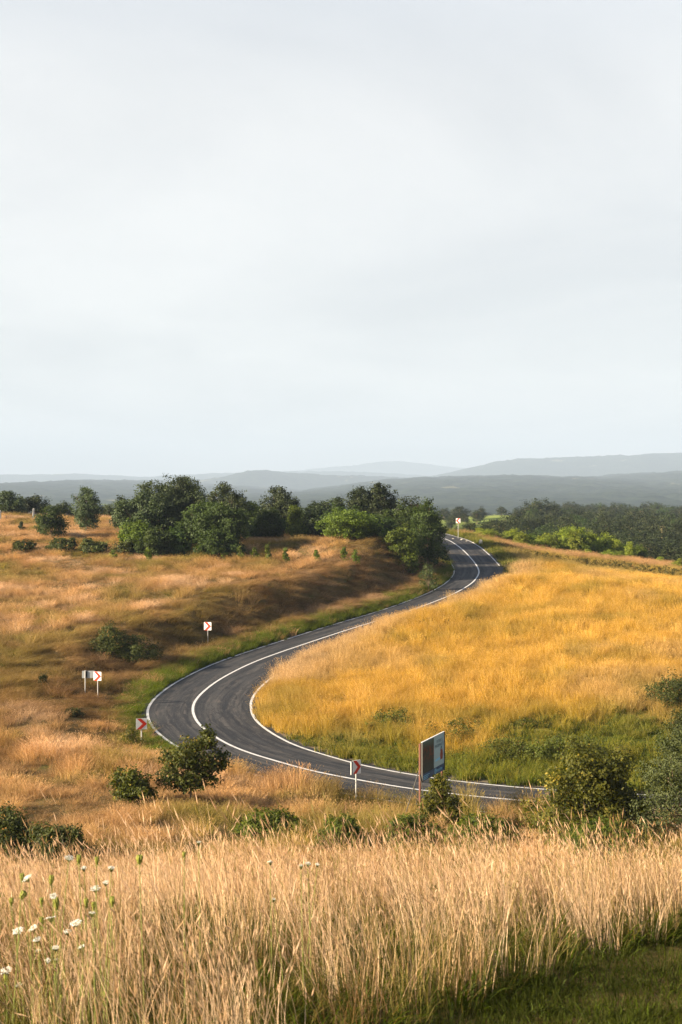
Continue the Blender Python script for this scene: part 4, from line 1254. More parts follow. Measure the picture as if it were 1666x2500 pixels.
# ------------------------------------------------------------------ billboard
def billboard():
    pL = P(1029.5, 1813, 54.2); pR = P(1084, 1786.5, 56.6)
    bL = P(1029.5, 1910, 54.2)
    ax = Vector((pR[0] - pL[0], pR[1] - pL[1], 0))
    W = ax.length; yaw = math.atan2(ax.y, ax.x)
    mx, my = pL[0], pL[1]
    z0 = gz(mx + ax.x / 2, my + ax.y / 2)
    root = empty('billboard', (mx, my, z0), yaw)
    tag(root, 'printed billboard on rusty steel legs beside the near leg', 'billboard')
    top = (pL[2] + pR[2]) / 2 - z0 + 0.0; bot = top - (pL[2] - bL[2])
    H = top - bot
    # panel: local x along the board, face towards -y
    MB().box((W / 2, 0.0, (top + bot) / 2), (W, 0.04, H)).build('panel', M['sign_grey'], root)
    sp = W * 0.52                      # picture left, plain field right
    zst = bot + H * 0.19               # blue band below
    # picture: a woodcutter's photograph, kept as broad patches of its colours
    m, n, l = new_mat('print_picture')
    out = n.new('ShaderNodeOutputMaterial'); b = n.new('ShaderNodeBsdfPrincipled')
    tc = n.new('ShaderNodeTexCoord')
    sxyz = n.new('ShaderNodeSeparateXYZ'); l.new(tc.outputs['Object'], sxyz.inputs[0])
    f1 = noise(n, l, 5.5, 5, 0.65, tc.outputs['Object'], 0.8)
    f2 = noise(n, l, 12, 4, 0.6, tc.outputs['Object'])
    c = mix_rgb(n, l, f2, (0.016, 0.012, 0.008), (0.055, 0.045, 0.030))
    hi = mrange(n, l, sxyz.outputs['Z'], bot + H * 0.78, bot + H * 0.98)
    c = mix_rgb(n, l, hi, c, (0.075, 0.105, 0.075))
    band = n.new('ShaderNodeMath'); band.operation = 'MULTIPLY'
    l.new(mrange(n, l, sxyz.outputs['Z'], bot + H * 0.42, bot + H * 0.55), band.inputs[0])
    l.new(mrange(n, l, f1, 0.50, 0.58), band.inputs[1])
    band2 = n.new('ShaderNodeMath'); band2.operation = 'MULTIPLY'
    l.new(band.outputs[0], band2.inputs[0]); l.new(mrange(n, l, sxyz.outputs['Z'], bot + H * 0.95, bot + H * 0.80), band2.inputs[1])
    c = mix_rgb(n, l, band2.outputs[0], c, (0.13, 0.028, 0.012))
    low = mrange(n, l, sxyz.outputs['Z'], bot + H * 0.46, bot + H * 0.30)
    c = mix_rgb(n, l, low, c, mix_rgb(n, l, f2, (0.008, 0.009, 0.007), (0.055, 0.06, 0.045)))
    l.new(c, b.inputs['Base Color']); b.inputs['Roughness'].default_value = 0.6; b.inputs['Specular IOR Level'].default_value = 0.2
    l.new(b.outputs[0], out.inputs['Surface'])
    MB().box((0.03 + (sp - 0.03) / 2, -0.0225, (zst + top - 0.02) / 2), (sp - 0.03, 0.005, top - 0.02 - zst)).build('picture', m, root)
    MB().box(((sp + W - 0.04) / 2, -0.0225, (zst + top - 0.02) / 2), (W - 0.04 - sp, 0.005, top - 0.02 - zst)).build('pale_field', M['print_blue'], root)
    MB().box((W / 2 - 0.005, -0.0225, (bot + 0.01 + zst) / 2), (W - 0.07, 0.0055, zst - bot - 0.012)).build('blue_band', M['print_navy'], root)
    fr = MB()
    fr.box((0.012, -0.012, (top + bot) / 2), (0.035, 0.075, H)); fr.build('frame', M['steel'], root)
    MB().box((W - 0.018, -0.012, (top + bot) / 2), (0.035, 0.075, H)).build('frame', M['sign_black'], root)
    MB().box((W / 2, -0.004, top + 0.010), (W, 0.05, 0.016)).build('lit_top_edge', M['sign_white'], root)  # white strip painting in the sunlit top edge of the board

    def text(body, x, z, size, mat, name='lettering', wide=1.0):
        cu = bpy.data.curves.new(name, 'FONT')
        cu.body = body; cu.size = size; cu.align_x = 'CENTER'; cu.align_y = 'CENTER'; cu.extrude = 0.001
        o = bpy.data.objects.new(name, cu); COL.objects.link(o)
        dg = bpy.context.evaluated_depsgraph_get()
        me = bpy.data.meshes.new_from_object(o.evaluated_get(dg))
        bpy.data.objects.remove(o)
        me.materials.clear(); me.materials.append(M[mat])
        t = link(name, me, None, root, (x, -0.0275, z), (math.pi / 2, 0, 0))
        t.scale = (wide, 1.15, 1)
        return t
    cx = (sp + W - 0.04) / 2
    text('PUTERE \u0218I', cx + 0.06, zst + (top - zst) * 0.79, 0.155, 'print_ink')
    text('PERFORMAN\u021a\u0102', cx, zst + (top - zst) * 0.655, 0.15, 'print_ink', wide=0.98)
    # the tool pictured at lower right: body, handle and bar as flat print
    zc_ = zst + (top - zst) * 0.30
    MB().prism([(cx + .12, zc_ - .16), (cx + .42, zc_ - .16), (cx + .47, zc_ + .02), (cx + .40, zc_ + .22), (cx + .22, zc_ + .26), (cx + .12, zc_ + .05)], -0.0275, -0.0255).build('tool_body', M['print_orange'], root)
    MB().prism([(cx + .14, zc_ + .20), (cx + .22, zc_ + .36), (cx + .30, zc_ + .37), (cx + .37, zc_ + .24), (cx + .31, zc_ + .24), (cx + .27, zc_ + .31), (cx + .23, zc_ + .30), (cx + .19, zc_ + .19)], -0.030, -0.028).build('tool_handle', M['print_ink'], root)
    MB().prism([(cx - .46, zc_ - .14), (cx + .14, zc_ - .14), (cx + .14, zc_ - .04), (cx - .40, zc_ - .06)], -0.0275, -0.0255).build('tool_bar', M['print_cyan'], root)
    # emblem and lines of small print on the blue band
    zb_ = (bot + zst) / 2
    ring = []
    mb = MB()
    for k in range(16):
        a0, a1 = math.tau * k / 16, math.tau * (k + 1) / 16
        mb.prism([(sp + .17 + .10 * math.cos(a0), zb_ + .10 * math.sin(a0)), (sp + .17 + .10 * math.cos(a1), zb_ + .10 * math.sin(a1)),
                  (sp + .17 + .072 * math.cos(a1), zb_ + .072 * math.sin(a1)), (sp + .17 + .072 * math.cos(a0), zb_ + .072 * math.sin(a0))], -0.0285, -0.0262)
    mb.build('emblem', M['print_cyan'], root)
    text('H', sp + .17, zb_, 0.11, 'print_cyan', 'emblem_letter')
    text('Husqvarna', sp + .62, zb_, 0.17, 'print_cyan', wide=0.98)
    for q, (ln, zz_) in enumerate([(0.72, 0.05), (0.60, -0.015), (0.52, -0.075)]):
        MB().box((0.12 + ln / 2, -0.0265, zb_ + zz_), (ln, 0.002, 0.022)).build('small_print', M['print_cyan'], root)
    # legs: a thick rusty post and thin raking braces at either end
    def leg(x, r_, mat, dx=0.0, dy=0.0, t=None):
        q = Vector((x, 0.06, 0))
        ca, sa = math.cos(yaw), math.sin(yaw)
        gx_, gy_ = mx + ca * (x + dx) - sa * (0.06 + dy), my + sa * (x + dx) + ca * (0.06 + dy)
        zf = gz(gx_, gy_) - z0 - 0.25
        return MB().tube([(x + dx, 0.06 + dy, zf), (x, 0.065, t if t is not None else top - 0.05)], r_, 8).build('leg' if r_ > 0.03 else 'brace', M[mat], root)
    leg(0.02, 0.052, 'rust'); leg(W - 0.05, 0.045, 'rust')
    leg(0.06, 0.018, 'steel', 0.08, 0.85, bot + 0.6); leg(W - 0.05, 0.018, 'steel', 0.1, 0.95, bot + 0.6)
    leg(-0.02, 0.018, 'steel', -0.10, -0.5, bot + 0.3); leg(W * 0.86, 0.018, 'steel', 0, 0, bot + 0.1)
    MB().box((W / 2, 0.075, bot + 0.10), (W * 0.96, 0.04, 0.05)).build('cross_rail', M['steel'], root)
    MB().box((W / 2, 0.075, top - 0.15), (W * 0.96, 0.04, 0.05)).build('cross_rail', M['steel'], root)
billboard()


# ------------------------------------------------------------------ grass tufts
def blades(n, radius, h, width, r, lean=0.25, wind=(-0.15, 0.0), seg=3, leaf_frac=0.0, leaf_h=0.5, head=0.0, head_w=0.012, bend=0.3):
    """a tuft: strips that bend over; optional seed heads"""
    V = []; Q = []; T = []; rq = []; lq = []; rt = []; lt = []
    nv = 0
    for k in range(n):
        a = r.uniform(0, math.tau); q = radius * math.sqrt(r.random())
        x0, y0 = q * math.cos(a), q * math.sin(a)
        isleaf = r.random() < leaf_frac
        L = h * (r.uniform(0.35, 0.8) * leaf_h * 1.4 if isleaf else r.uniform(0.60, 1.15))
        dirx = math.cos(a) * lean * r.uniform(0.2, 1.2) + r.normal(0, .12) + wind[0] * (0.4 if isleaf else 1)
        diry = math.sin(a) * lean * r.uniform(0.2, 1.2) + r.normal(0, .12) + wind[1]
        b = bend * (1.8 if isleaf else 1) * r.uniform(0.4, 1.4)
        wv = width * (1.7 if isleaf else 1) * r.uniform(0.7, 1.3)
        fa = r.uniform(0, math.pi)
        sx, sy = math.cos(fa) * wv / 2, math.sin(fa) * wv / 2
        tone = r.random()
        pts = []
        for j in range(seg + 1):
            t = j / seg
            ln = L * t
            off = t + b * t * t
            pts.append((x0 + dirx * ln * off, y0 + diry * ln * off, ln * (1 - 0.28 * b * t * t)))
        for j, p in enumerate(pts[:-1]):
            w_ = 1 - 0.55 * j / seg
            V += [(p[0] - sx * w_, p[1] - sy * w_, p[2]), (p[0] + sx * w_, p[1] + sy * w_, p[2])]
        V.append(pts[-1])
        for j in range(seg - 1):
            Q.append((nv + 2 * j, nv + 2 * j + 1, nv + 2 * j + 3, nv + 2 * j + 2)); rq.append(tone); lq.append(1.0 if isleaf else 0.0)
        T.append((nv + 2 * seg - 2, nv + 2 * seg - 1, nv + 2 * seg)); rt.append(tone); lt.append(1.0 if isleaf else 0.0)
        nv += 2 * seg + 1
        if head > 0 and not isleaf and r.random() < 0.85:
            e = np.array(pts[-1]); dr = np.array(pts[-1]) - np.array(pts[-2]); dr /= np.linalg.norm(dr) + 1e-9
            dr = dr + np.array([r.normal(-.05, .10), r.normal(0, .10), 0]); dr /= np.linalg.norm(dr)
            hl = head * r.uniform(0.6, 1.3); hw_ = head_w * r.uniform(0.7, 1.3)
            for ang in (fa, fa + 1.57):
                sv = np.array([math.cos(ang), math.sin(ang), 0]) * hw_ / 2
                V += [tuple(e - dr * hl * 0.3), tuple(e + dr * hl * 0.15 + sv), tuple(e + dr * hl * 0.8), tuple(e + dr * hl * 0.15 - sv)]
                Q.append((nv, nv + 1, nv + 2, nv + 3)); rq.append(min(1, 0.45 + 0.55 * tone)); lq.append(0.0)
                nv += 4
    fa_ = {'rnd': np.array(rq + rt), 'leaf': np.array(lq + lt)}
    return fast_mesh('grass_tuft', np.array(V), [np.array(Q).reshape(-1, 4), np.array(T)], face_attr=fa_)


def weed(n, radius, h, leaf, r):
    c = np.stack([r.normal(0, radius * .6, n), r.normal(0, radius * .6, n), np.abs(r.normal(0, 1, n)) * h * 0.45 + 0.03], 1)
    nm = np.tile(np.array([[0, 0, 0.8]]), (n, 1)) + c * 1.2
    v, f = leaf_quads(c, nm, leaf, r, 0.55)
    return fast_mesh('weed_tuft', v, f, face_attr={'rnd': r.random(n), 'leaf': np.zeros(n)})


def scatter(name, label, pts, rot, scl, idx, tint, meshes, mat):
    """one object of uncountable grass: tufts instanced on a cloud of points"""
    col = bpy.data.collections.new(name + '_tufts')
    for k, me in enumerate(meshes):
        if not me.materials:
            me.materials.append(mat)
        col.objects.link(bpy.data.objects.new(f'{name}_tuft_{k:02d}', me))
    me = bpy.data.meshes.new(name)
    me.vertices.add(len(pts)); me.vertices.foreach_set('co', np.asarray(pts, np.float32).ravel())
    a = me.attributes.new('rot', 'FLOAT_VECTOR', 'POINT'); a.data.foreach_set('vector', np.asarray(rot, np.float32).ravel())
    a = me.attributes.new('scl', 'FLOAT_VECTOR', 'POINT'); a.data.foreach_set('vector', np.asarray(scl, np.float32).ravel())
    a = me.attributes.new('pick', 'INT', 'POINT'); a.data.foreach_set('value', np.asarray(idx, np.int32))
    a = me.attributes.new('tint', 'FLOAT_VECTOR', 'POINT'); a.data.foreach_set('vector', (np.asarray(tint, np.float32) * 0.84).ravel())
    o = link(name, me)
    tag(o, label, kind='stuff')
    ng = bpy.data.node_groups.new(name + '_nodes', 'GeometryNodeTree')
    ng.interface.new_socket('Geometry', in_out='INPUT', socket_type='NodeSocketGeometry')
    ng.interface.new_socket('Geometry', in_out='OUTPUT', socket_type='NodeSocketGeometry')
    gi = ng.nodes.new('NodeGroupInput'); go = ng.nodes.new('NodeGroupOutput')
    ci = ng.nodes.new('GeometryNodeCollectionInfo'); ci.inputs['Collection'].default_value = col
    ci.inputs['Separate Children'].default_value = True; ci.inputs['Reset Children'].default_value = True
    ip = ng.nodes.new('GeometryNodeInstanceOnPoints'); ip.inputs['Pick Instance'].default_value = True
    def na(nm, ty):
        x = ng.nodes.new('GeometryNodeInputNamedAttribute'); x.data_type = ty; x.inputs['Name'].default_value = nm
        return x.outputs['Attribute']
    ng.links.new(gi.outputs[0], ip.inputs['Points'])
    ng.links.new(ci.outputs[0], ip.inputs['Instance'])
    ng.links.new(na('pick', 'INT'), ip.inputs['Instance Index'])
    er = ng.nodes.new('FunctionNodeEulerToRotation')
    ng.links.new(na('rot', 'FLOAT_VECTOR'), er.inputs[0])
    ng.links.new(er.outputs[0], ip.inputs['Rotation'])
    ng.links.new(na('scl', 'FLOAT_VECTOR'), ip.inputs['Scale'])
    ng.links.new(ip.outputs[0], go.inputs[0])
    md = o.modifiers.new('grow', 'NODES'); md.node_group = ng
    return o


r = np.random.default_rng(500)
T_MID = [blades(64, 0.34, 0.62, 0.013, np.random.default_rng(510 + k), 0.5, (-0.12 + 0.05 * k, 0.0), 3, 0.15, head=0.09, head_w=0.016) for k in range(5)]
T_LEAN = [blades(60, 0.36, 0.60, 0.013, np.random.default_rng(530 + k), 0.35, (0.75, -0.25), 3, 0.08, head=0.08, head_w=0.016, bend=0.9) for k in range(3)]
T_LUSH = [blades(70, 0.30, 0.42, 0.016, np.random.default_rng(540 + k), 0.45, (0.05, 0), 3, 0.55, leaf_h=0.8, head=0.05, head_w=0.012) for k in range(3)]
T_WEED = [weed(60, 0.28, 0.45, 0.075, np.random.default_rng(550 + k)) for k in range(3)]
MIDSET = T_MID + T_LEAN + T_LUSH + T_WEED          # 0-4 upright, 5-7 leaning, 8-10 lush, 11-13 weeds


def sample_land(y0, y1, dens, margin=4.0, slope=0.255):
    out_ = []
    for a in np.arange(y0, y1, 2.0):
        wdt = 2 * (slope * a + margin)
        k = r.poisson(wdt * 2.0 * dens(a))
        out_.append(np.stack([r.uniform(-wdt / 2, wdt / 2, k), r.uniform(a, a + 2, k)], 1))
    return np.vstack(out_)


pts = sample_land(40, 216, lambda a: 6.5 if a < 70 else (5.2 if a < 100 else (3.6 if a < 150 else 2.6)))
ve = np.repeat(np.arange(int(np.argmin(np.abs(RS - (S_APEX - 14)))), NR - 24), 9)
vo = -(OFF_L[ve] + 0.3 + r.uniform(0.10, 1.8, len(ve)))
vp = ROAD[ve, :2] + RN[ve, :2] * vo[:, None] + r.normal(0, .2, (len(ve), 2))
pts = np.vstack([pts, vp[vp[:, 1] < 216]])
Z = zones(pts[:, 0], pts[:, 1])
keep = Z['edge'] > 0.12 - 0.28 * r.random(len(pts)) ** 2
pts = pts[keep]
Z = {k: v[keep] for k, v in Z.items()}
x, y = pts[:, 0], pts[:, 1]
z = ground_z(x, y)
e_ = 0.6
gxx = (ground_z(x + e_, y) - ground_z(x - e_, y)) / (2 * e_)
gyy = (ground_z(x, y + e_) - ground_z(x, y - e_)) / (2 * e_)
n = len(pts)
rd = r.random(n)
straw = np.array([0.49, 0.290, 0.118]); orange = np.array([0.46, 0.256, 0.094]); goldc = np.array([0.56, 0.335, 0.048]); pink = np.array([0.70, 0.48, 0.285])
brown = np.array([0.17, 0.095, 0.038]); greenc = np.array([0.150, 0.170, 0.018]); olive = np.array([0.22, 0.185, 0.033])
n3 = fbm(x / 3.2, y / 4.0, 71); n4 = fbm(x / 12, y / 16, 73); n5 = fbm(x / 1.3, y / 1.6, 79, 2)
tint = np.empty((n, 3))
left = ~Z['infield']
t = np.clip((n4 - 0.35) / 0.3, 0, 1)[:, None]
tint[:] = orange * (1 - t) + straw * t
k = np.clip((n3 - 0.56) / 0.14, 0, 1)[:, None]
tint = tint * (1 - 0.75 * k) + olive * 0.75 * k
k = (np.clip((0.40 - n3) / 0.12, 0, 1) * 0.6)[:, None]
tint = tint * (1 - k) + pink * k
k = (np.clip((n5 - 0.66) / 0.1, 0, 1) * 0.6)[:, None]
tint = tint * (1 - k) + brown * k
# right field is golden
gt = goldc * (0.85 + 0.3 * n4[:, None])
k = np.clip((n3 - 0.52) / 0.2, 0, 1)[:, None] * 0.55
gt = gt * (1 - k) + olive * 1.1 * k
k = np.clip((fbm(x / 9, y / 11, 201) - 0.52) / 0.12, 0, 1)[:, None] * 0.6
gt = gt * (1 - k) + np.array([0.56, 0.36, 0.13]) * k
k = ((1 - sstep(1.0, 6.0, Z['edge'])) * (Z['s'] > S_APEX + 8) * 0.75)[:, None]
gt = gt * (1 - k) + np.array([0.55, 0.37, 0.19]) * k
inf = Z['infield'] & (y > 56)
tint[inf] = gt[inf]
tan_strip = Z['inside'] & (y > 184) & (x > 17)
tint[tan_strip] = straw * 0.95
# near side of the near leg: straw mixed with green weeds
near = (y < 60) & ~inf
k = np.clip((n3 - 0.42) / 0.16, 0, 1)[:, None] * 0.8
tint[near] = (straw * (1 - k) + olive * k)[near]
# bank face of the cut: grass tinted dark brown to deepen its shade
bank = (~Z['inside']) & (Z['edge'] > 1.5) & (Z['edge'] < 11) & (Z['s'] > S_APEX - 6)
tint[bank] = tint[bank] * 0.45 + brown * 0.55
n6 = np.clip((fbm(x / 1.25, y / 1.5, 171, 2) - 0.25) / 0.5, 0, 1)
n8 = fbm(x / 20, y / 26, 177, 3)
k = (np.clip((n8 - 0.5) / 0.12, 0, 1) * np.clip((n3 - 0.35) / 0.2, 0, 1) * 0.36)[:, None]
tint = np.where((left & ~near)[:, None], tint * (1 - k) + olive * k, tint)
amt = np.where(inf, 0.5, 1.0)[:, None]
tint = tint * (1 + amt * (0.62 * n6[:, None] - 0.34))
k = (Z['green'] * r.uniform(0.75, 1.0, n))[:, None]
tint = tint * (1 - k) + greenc * k
vb_ = Z['verge'][:, None] * 0.8
tint = tint * (1 - vb_) + np.array([0.140, 0.185, 0.016]) * vb_
tips = (Z['verge'] > 0.2) & (r.random(n) < 0.04 + 0.22 * (Z['edge'] > 1.5))
tint[tips] = straw * 0.95
tint *= r.uniform(0.80, 1.2, (n, 1))
pick = r.integers(0, 5, n)
pick = np.where(bank & (rd < 0.75), r.integers(5, 8, n), pick)
lush = (Z['green'] > 0.5) & (rd < 0.8) & ~tips
pick = np.where(lush, r.integers(8, 11, n), pick)
noverge = Z['verge'] < 0.2
weedy = ((Z['foot'] > 0.4) & (r.random(n) < 0.30)) | (near & (n3 > 0.55) & (r.random(n) < 0.5)) | (left & noverge & (n3 > 0.66) & (r.random(n) < 0.35))
pick = np.where(weedy, r.integers(11, 14, n), pick)
tint[weedy] = np.array([0.060, 0.078, 0.014]) * r.uniform(0.7, 1.7, (weedy.sum(), 1))
hs_ = np.where(inf, 1.05, 0.80) * (0.75 + 0.5 * n3)
hs_ = np.where(Z['verge'] > 0.3, 0.95, hs_)
hs_ = np.where(left & (y > 130), hs_ * 0.85, hs_)
hs_ = np.where((~Z['inside']) & (Z['edge'] < 4.5) & (Z['s'] < S_APEX + 4) & (x < -6), hs_ * 0.6, hs_)
hs_ = np.where((y < 60) & (x < -2.5), hs_ * 0.72, hs_)
hs_ = np.where((~Z['inside']) & (Z['edge'] < 2.5) & (Z['s'] < S_APEX - 8) & (x > -3), 1.05 + 0.3 * n5, hs_)
wide = np.interp(y, [40, 80, 150, 215], [0.85, 1.0, 1.35, 1.6])
hs_ = hs_ * np.where(Z['verge'] > 0.3, 1.0, np.where(inf, 0.75 + 0.5 * n6, 0.42 + 1.1 * n6))
wide = wide * np.where(inf | (Z['green'] > .3), 1.0, 0.72 + 0.5 * n6)
scl = np.stack([wide, wide, hs_ * r.uniform(0.75, 1.25, n)], 1)
spin = r.uniform(0, math.tau, n)
spin = np.where((pick >= 5) & (pick < 8), r.normal(0, 0.5, n), spin)
upr = pick < 5
spin = np.where(upr, r.normal(0, 1.0, n), spin)
rot = np.stack([np.clip(gyy, -.5, .5) * 0.35, -np.clip(gxx, -.5, .5) * 0.35, spin], 1)
scatter('grass', 'dry golden grass with green patches over the slopes and verges', np.stack([x, y, z - 0.02], 1), rot, scl, pick, tint, MIDSET, M['grass'])

# foreground: tall pale grass with seed heads, and the short mown strip at the lower right
T_TALL = [blades(30, 0.19, 0.84, 0.0042, np.random.default_rng(570 + k), 0.16, (-0.13 + 0.04 * (k % 3), 0.0), 4, 0.24, leaf_h=0.5, head=0.075, head_w=0.0075, bend=0.16) for k in range(7)]
T_WISP = [blades(9, 0.2, 1.08, 0.0042, np.random.default_rng(580 + k), 0.2, (-0.22, 0.0), 4, 0.0, head=0.14, head_w=0.010, bend=0.15) for k in range(3)]
T_UNDER = [blades(46, 0.20, 0.36, 0.0058, np.random.default_rng(590 + k), 0.6, (0, 0), 3, 0.6, leaf_h=0.9, bend=0.7) for k in range(3)]
T_SHORT = [blades(70, 0.22, 0.10, 0.0055, np.random.default_rng(600 + k), 0.6, (0, 0), 3, 0.22, leaf_h=0.9, bend=0.6) for k in range(3)]
FG = T_TALL + T_WISP + T_UNDER + T_SHORT        # 0-6 tall, 7-9 wisps, 10-12 under, 13-15 short


def mown(x, y):
    # right of a line from the picture's bottom centre to the right edge
    return x - 0.78 - (y - 10.5) * 0.74 - 0.35 * (fbm(x / 1.1, y / 1.1, 88, 3) - 0.5)


parts = []
p_ = sample_land(7.0, 24.0, lambda a: np.interp(a, [7, 11, 13.5, 18, 20], [7, 9, 18, 20, 14]), 1.6, 0.25)
mz = mown(p_[:, 0], p_[:, 1])
p_ = p_[(mz < 0) & (fbm(p_[:, 0] / 0.7, p_[:, 1] / 0.7, 191, 2) > 0.36)]
parts.append((p_, r.integers(0, 7, len(p_)), 'tall'))
p_ = sample_land(7.0, 24.0, lambda a: 3.0, 1.6, 0.25); p_ = p_[mown(p_[:, 0], p_[:, 1]) < -0.1]
parts.append((p_, r.integers(7, 10, len(p_)), 'wisp'))
p_ = sample_land(7.0, 20.0, lambda a: 20, 1.6, 0.25); p_ = p_[mown(p_[:, 0], p_[:, 1]) < 0.0]
parts.append((p_, r.integers(10, 13, len(p_)), 'under'))
p_ = sample_land(8.5, 20.0, lambda a: 46, 1.6, 0.25); p_ = p_[mown(p_[:, 0], p_[:, 1]) > -0.15]
parts.append((p_, r.integers(13, 16, len(p_)), 'short'))
p_ = sample_land(24.0, 40.0, lambda a: 6, 2.5, 0.25)
parts.append((p_, r.integers(0, 7, len(p_)), 'tall'))
PX, PK, PT, PS = [], [], [], []
for p_, pk, kind in parts:
    k = len(p_)
    nn = fbm(p_[:, 0] / 1.6, p_[:, 1] / 1.6, 93)[:, None]
    if kind in ('tall', 'wisp'):
        t_ = pink * (1 - np.clip((nn - .45) * 3, 0, 1)) + np.array([0.57, 0.365, 0.155]) * np.clip((nn - .45) * 3, 0, 1)
        og_ = r.random((k, 1)) < 0.16
        t_ = np.where(og_, np.array([0.26, 0.22, 0.055]), t_)
        br_ = r.random((k, 1)) < 0.14
        t_ = np.where(br_, np.array([0.30, 0.17, 0.075]), t_)
        sc_ = np.stack([np.ones(k), np.ones(k), 0.60 + 0.74 * nn[:, 0]], 1) * r.uniform(0.85, 1.15, (k, 1))
        m_ = mown(p_[:, 0], p_[:, 1])
        sc_[:, 2] *= 0.92 + 0.08 * sstep(0.0, 0.8, -m_)
    elif kind == 'under':
        t_ = np.tile(np.array([0.16, 0.125, 0.035]), (k, 1)); sc_ = np.stack([np.ones(k)] * 3, 1) * r.uniform(0.7, 1.25, (k, 1))
    else:
        t_ = np.tile(np.array([0.042, 0.050, 0.008]), (k, 1)); sc_ = np.stack([np.ones(k)] * 3, 1) * r.uniform(0.6, 1.3, (k, 1))  # mown turf tinted dark: the tall grass's shadow put into its colour
    PX.append(p_); PK.append(pk); PT.append(t_ * r.uniform(0.82, 1.18, (k, 1))); PS.append(sc_)
PX = np.vstack(PX); PK = np.concatenate(PK); PT = np.vstack(PT); PS = np.vstack(PS)
zf = ground_z(PX[:, 0], PX[:, 1])
rot = np.stack([r.normal(0, .09, len(PX)), r.normal(0, .09, len(PX)), np.where(PK < 10, r.normal(0, 0.9, len(PX)), r.uniform(0, math.tau, len(PX)))], 1)
scatter('foreground_grass', 'tall pale dry grass with seed heads in the foreground', np.stack([PX[:, 0], PX[:, 1], zf - 0.01], 1), rot, PS, PK, PT, FG, M['grass'])


# ------------------------------------------------------------------ wild carrots in the foreground
def ordinal(k):
    w = ['first', 'second', 'third', 'fourth', 'fifth', 'sixth', 'seventh', 'eighth', 'ninth', 'tenth', 'eleventh', 'twelfth', 'thirteenth', 'fourteenth', 'fifteenth', 'sixteenth', 'seventeenth', 'eighteenth', 'nineteenth', 'twentieth',
         'twenty-first', 'twenty-second', 'twenty-third', 'twenty-fourth', 'twenty-fifth', 'twenty-sixth', 'twenty-seventh', 'twenty-eighth']
    return w[k]


def stem_to(root, h, dx, dy, rad=0.0028):
    MB().tube([(dx * 1.0, dy, -0.05), (dx * 0.8, dy * 0.8, h * 0.35), (dx * 0.35, dy * 0.3, h * 0.72), (0, 0, h)], [rad * 1.3, rad * 1.15, rad, rad * 0.8], 6).build('stem', M['stem_green'], root)


def umbel(label, u, v, d, w_px, tilt, seed, group):
    r_ = np.random.default_rng(seed)
    c = P(u, v, d)
    z0 = gz(c[0], c[1]); h = c[2] - z0
    root = empty('wild_carrot', (c[0], c[1], z0)); tag(root, label, 'wildflower', group)
    rad = w_px * 0.86 * d / F / 2
    stem_to(root, h - 0.035, r_.normal(0, .05), r_.normal(0, .05))
    R = Matrix.Rotation(tilt, 3, 'Y') @ Matrix.Rotation(r_.normal(0.15, 0.2), 3, 'X')
    fl = MB(); ry = MB()
    tip = Vector((0, 0, h - 0.035))
    for k in range(34):
        q = rad * math.sqrt((k + 0.5) / 34); a = k * 2.39996
        e = R @ Vector((q * math.cos(a), q * math.sin(a), 0.035 - 0.10 * q * q / rad + r_.normal(0, .002)))
        e = tip + e
        ry.tube([tip, tip.lerp(e, 0.6) - Vector((0, 0, 0.004)), e], 0.0009, 4, False)
        s = rad * r_.uniform(0.13, 0.2)
        vs = [e + R @ Vector((s * math.cos(t) * r_.uniform(.7, 1.1), s * math.sin(t) * r_.uniform(.7, 1.1), r_.uniform(-.002, .003))) for t in np.linspace(0, math.tau, 7)[:-1]] + [e + Vector((0, 0, s * 0.35))]
        fl.add(vs, [(j, (j + 1) % 6, 6) for j in range(6)])
    fl.build('flower_head', M['umbel'], root)
    ry.build('rays', M['stem_green'], root)


def closed_head(label, u, v, d, w_px, h_px, tilt, seed, group):
    r_ = np.random.default_rng(seed)
    c = P(u, v, d)
    z0 = gz(c[0], c[1]); h = c[2] - z0
    root = empty('wild_carrot_seed_head', (c[0], c[1], z0)); tag(root, label, 'seed head', group)
    rw = w_px * d / F / 2; rh = h_px * d / F / 2
    stem_to(root, h - rh * 0.9, r_.normal(0.02, .06), r_.normal(0, .05), 0.003)
    R = Matrix.Rotation(tilt, 3, 'Y')
    mb = MB(); nu = 18; nv = 8
    vs = []
    for j in range(nv + 1):
        t = j / nv
        prof = (math.sin(math.pi * (0.10 + 0.80 * t)) ** 0.7) * (0.72 + 0.30 * t) if j < nv else 0.45
        for i in range(nu):
            a = math.tau * i / nu
            q = rw * prof * (1 + (0.16 if i % 2 else -0.10)) * r_.uniform(0.92, 1.08)
            zz_ = rh * (2 * t - 1) - (0.5 * rh if j == nv else 0)
            p = R @ Vector((q * math.cos(a), q * math.sin(a), zz_))
            vs.append((p.x, p.y, p.z + h))
    fs = [(j * nu + i, j * nu + (i + 1) % nu, (j + 1) * nu + (i + 1) % nu, (j + 1) * nu + i) for j in range(nv) for i in range(nu)]
    fs += [tuple(range(nu - 1, -1, -1)), tuple(nv * nu + i for i in range(nu))]
    mb.add(vs, fs).build('seed_cup', M['seed_green'], root)
    br = MB()
    for k in range(9):
        a = math.tau * k / 9
        b0 = R @ Vector((rw * 0.25 * math.cos(a), rw * 0.25 * math.sin(a), -rh * 0.95)); b1 = R @ Vector((rw * 1.5 * math.cos(a), rw * 1.5 * math.sin(a), -rh * (1.25 + 0.3 * r_.random())))
        br.tube([b0 + Vector((0, 0, h)), b1 + Vector((0, 0, h))], [0.0014, 0.0005], 4, False)
    br.build('bract', M['stem_green'], root)


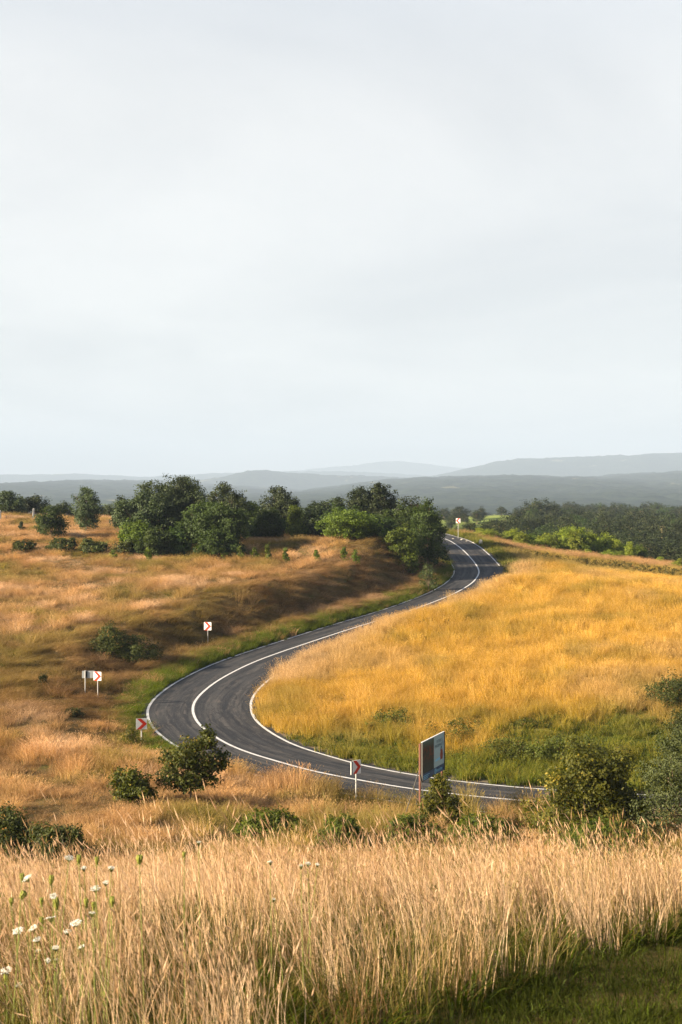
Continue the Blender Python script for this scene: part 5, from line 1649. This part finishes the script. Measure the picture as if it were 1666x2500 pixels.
ums = [(168, 2092, 29, 0.25), (72, 2140, 30, -0.55), (132, 2182, 20, 0.05), (234, 2167, 30, 0.0), (259, 2152, 18, 0.0), (125, 2240, 33, -0.2), (86, 2262, 30, -0.45), (48, 2268, 30, -0.2), (95, 2290, 24, -0.3), (166, 2272, 22, 0.0),
       (188, 2250, 34, -0.15), (137, 2311, 20, 0.0), (203, 2309, 22, -0.4), (95, 2318, 14, 0.0), (118, 2341, 18, 0.0), (136, 2342, 16, 0.0), (18, 2366, 32, -0.1), (225, 2228, 20, 0.0), (272, 2117, 20, 0.1), (206, 2116, 16, 0.0),
       (45, 2402, 20, 0.1)]
ums.sort()
for k, (u, v, w, t) in enumerate(ums):
    umbel(f'white wild carrot flower in the foreground grass, {ordinal(k)} from the left', u, v, 9.6 + 0.35 * math.sin(k * 2.1), w, t, 700 + k, 'white wild carrot flowers')
yar = [(660, 2103, 16), (735, 2112, 13), (752, 2106, 17), (775, 2108, 12), (485, 2055, 14), (668, 2194, 10)]
yar.sort()
for k, (u, v, w) in enumerate(yar):
    umbel(f'small cream umbel right of the wild carrots, {ordinal(k)} from the left', u, v, 11.0 + 0.5 * math.sin(k * 1.7), w, 0.1, 740 + k, 'small cream umbels')
shs = [(54, 2140, 11, 20, 0.0), (193, 2096, 12, 24, 0.08), (237, 2100, 11, 22, -0.05), (341, 2097, 17, 25, 0.1), (126, 2147, 13, 27, 0.1), (57, 2184, 17, 22, 0.5), (28, 2200, 11, 22, 0.0), (102, 2200, 10, 22, 0.0), (138, 2204, 14, 34, -0.1),
       (211, 2203, 11, 26, -0.1), (229, 2210, 10, 22, 0.0), (275, 2199, 12, 28, 0.0), (102, 2249, 11, 28, -0.1), (450, 2085, 9, 14, 0.0), (14, 2386, 10, 24, 0.0), (150, 2436, 8, 20, 0.1), (256, 2424, 8, 18, 0.0)]
shs.sort()
for k, (u, v, w, h_, t) in enumerate(shs):
    closed_head(f'closed green wild carrot seed head in the foreground, {ordinal(k)} from the left', u, v, 9.5 + 0.3 * math.cos(k * 1.9), w, h_, t, 780 + k, 'green seed heads')
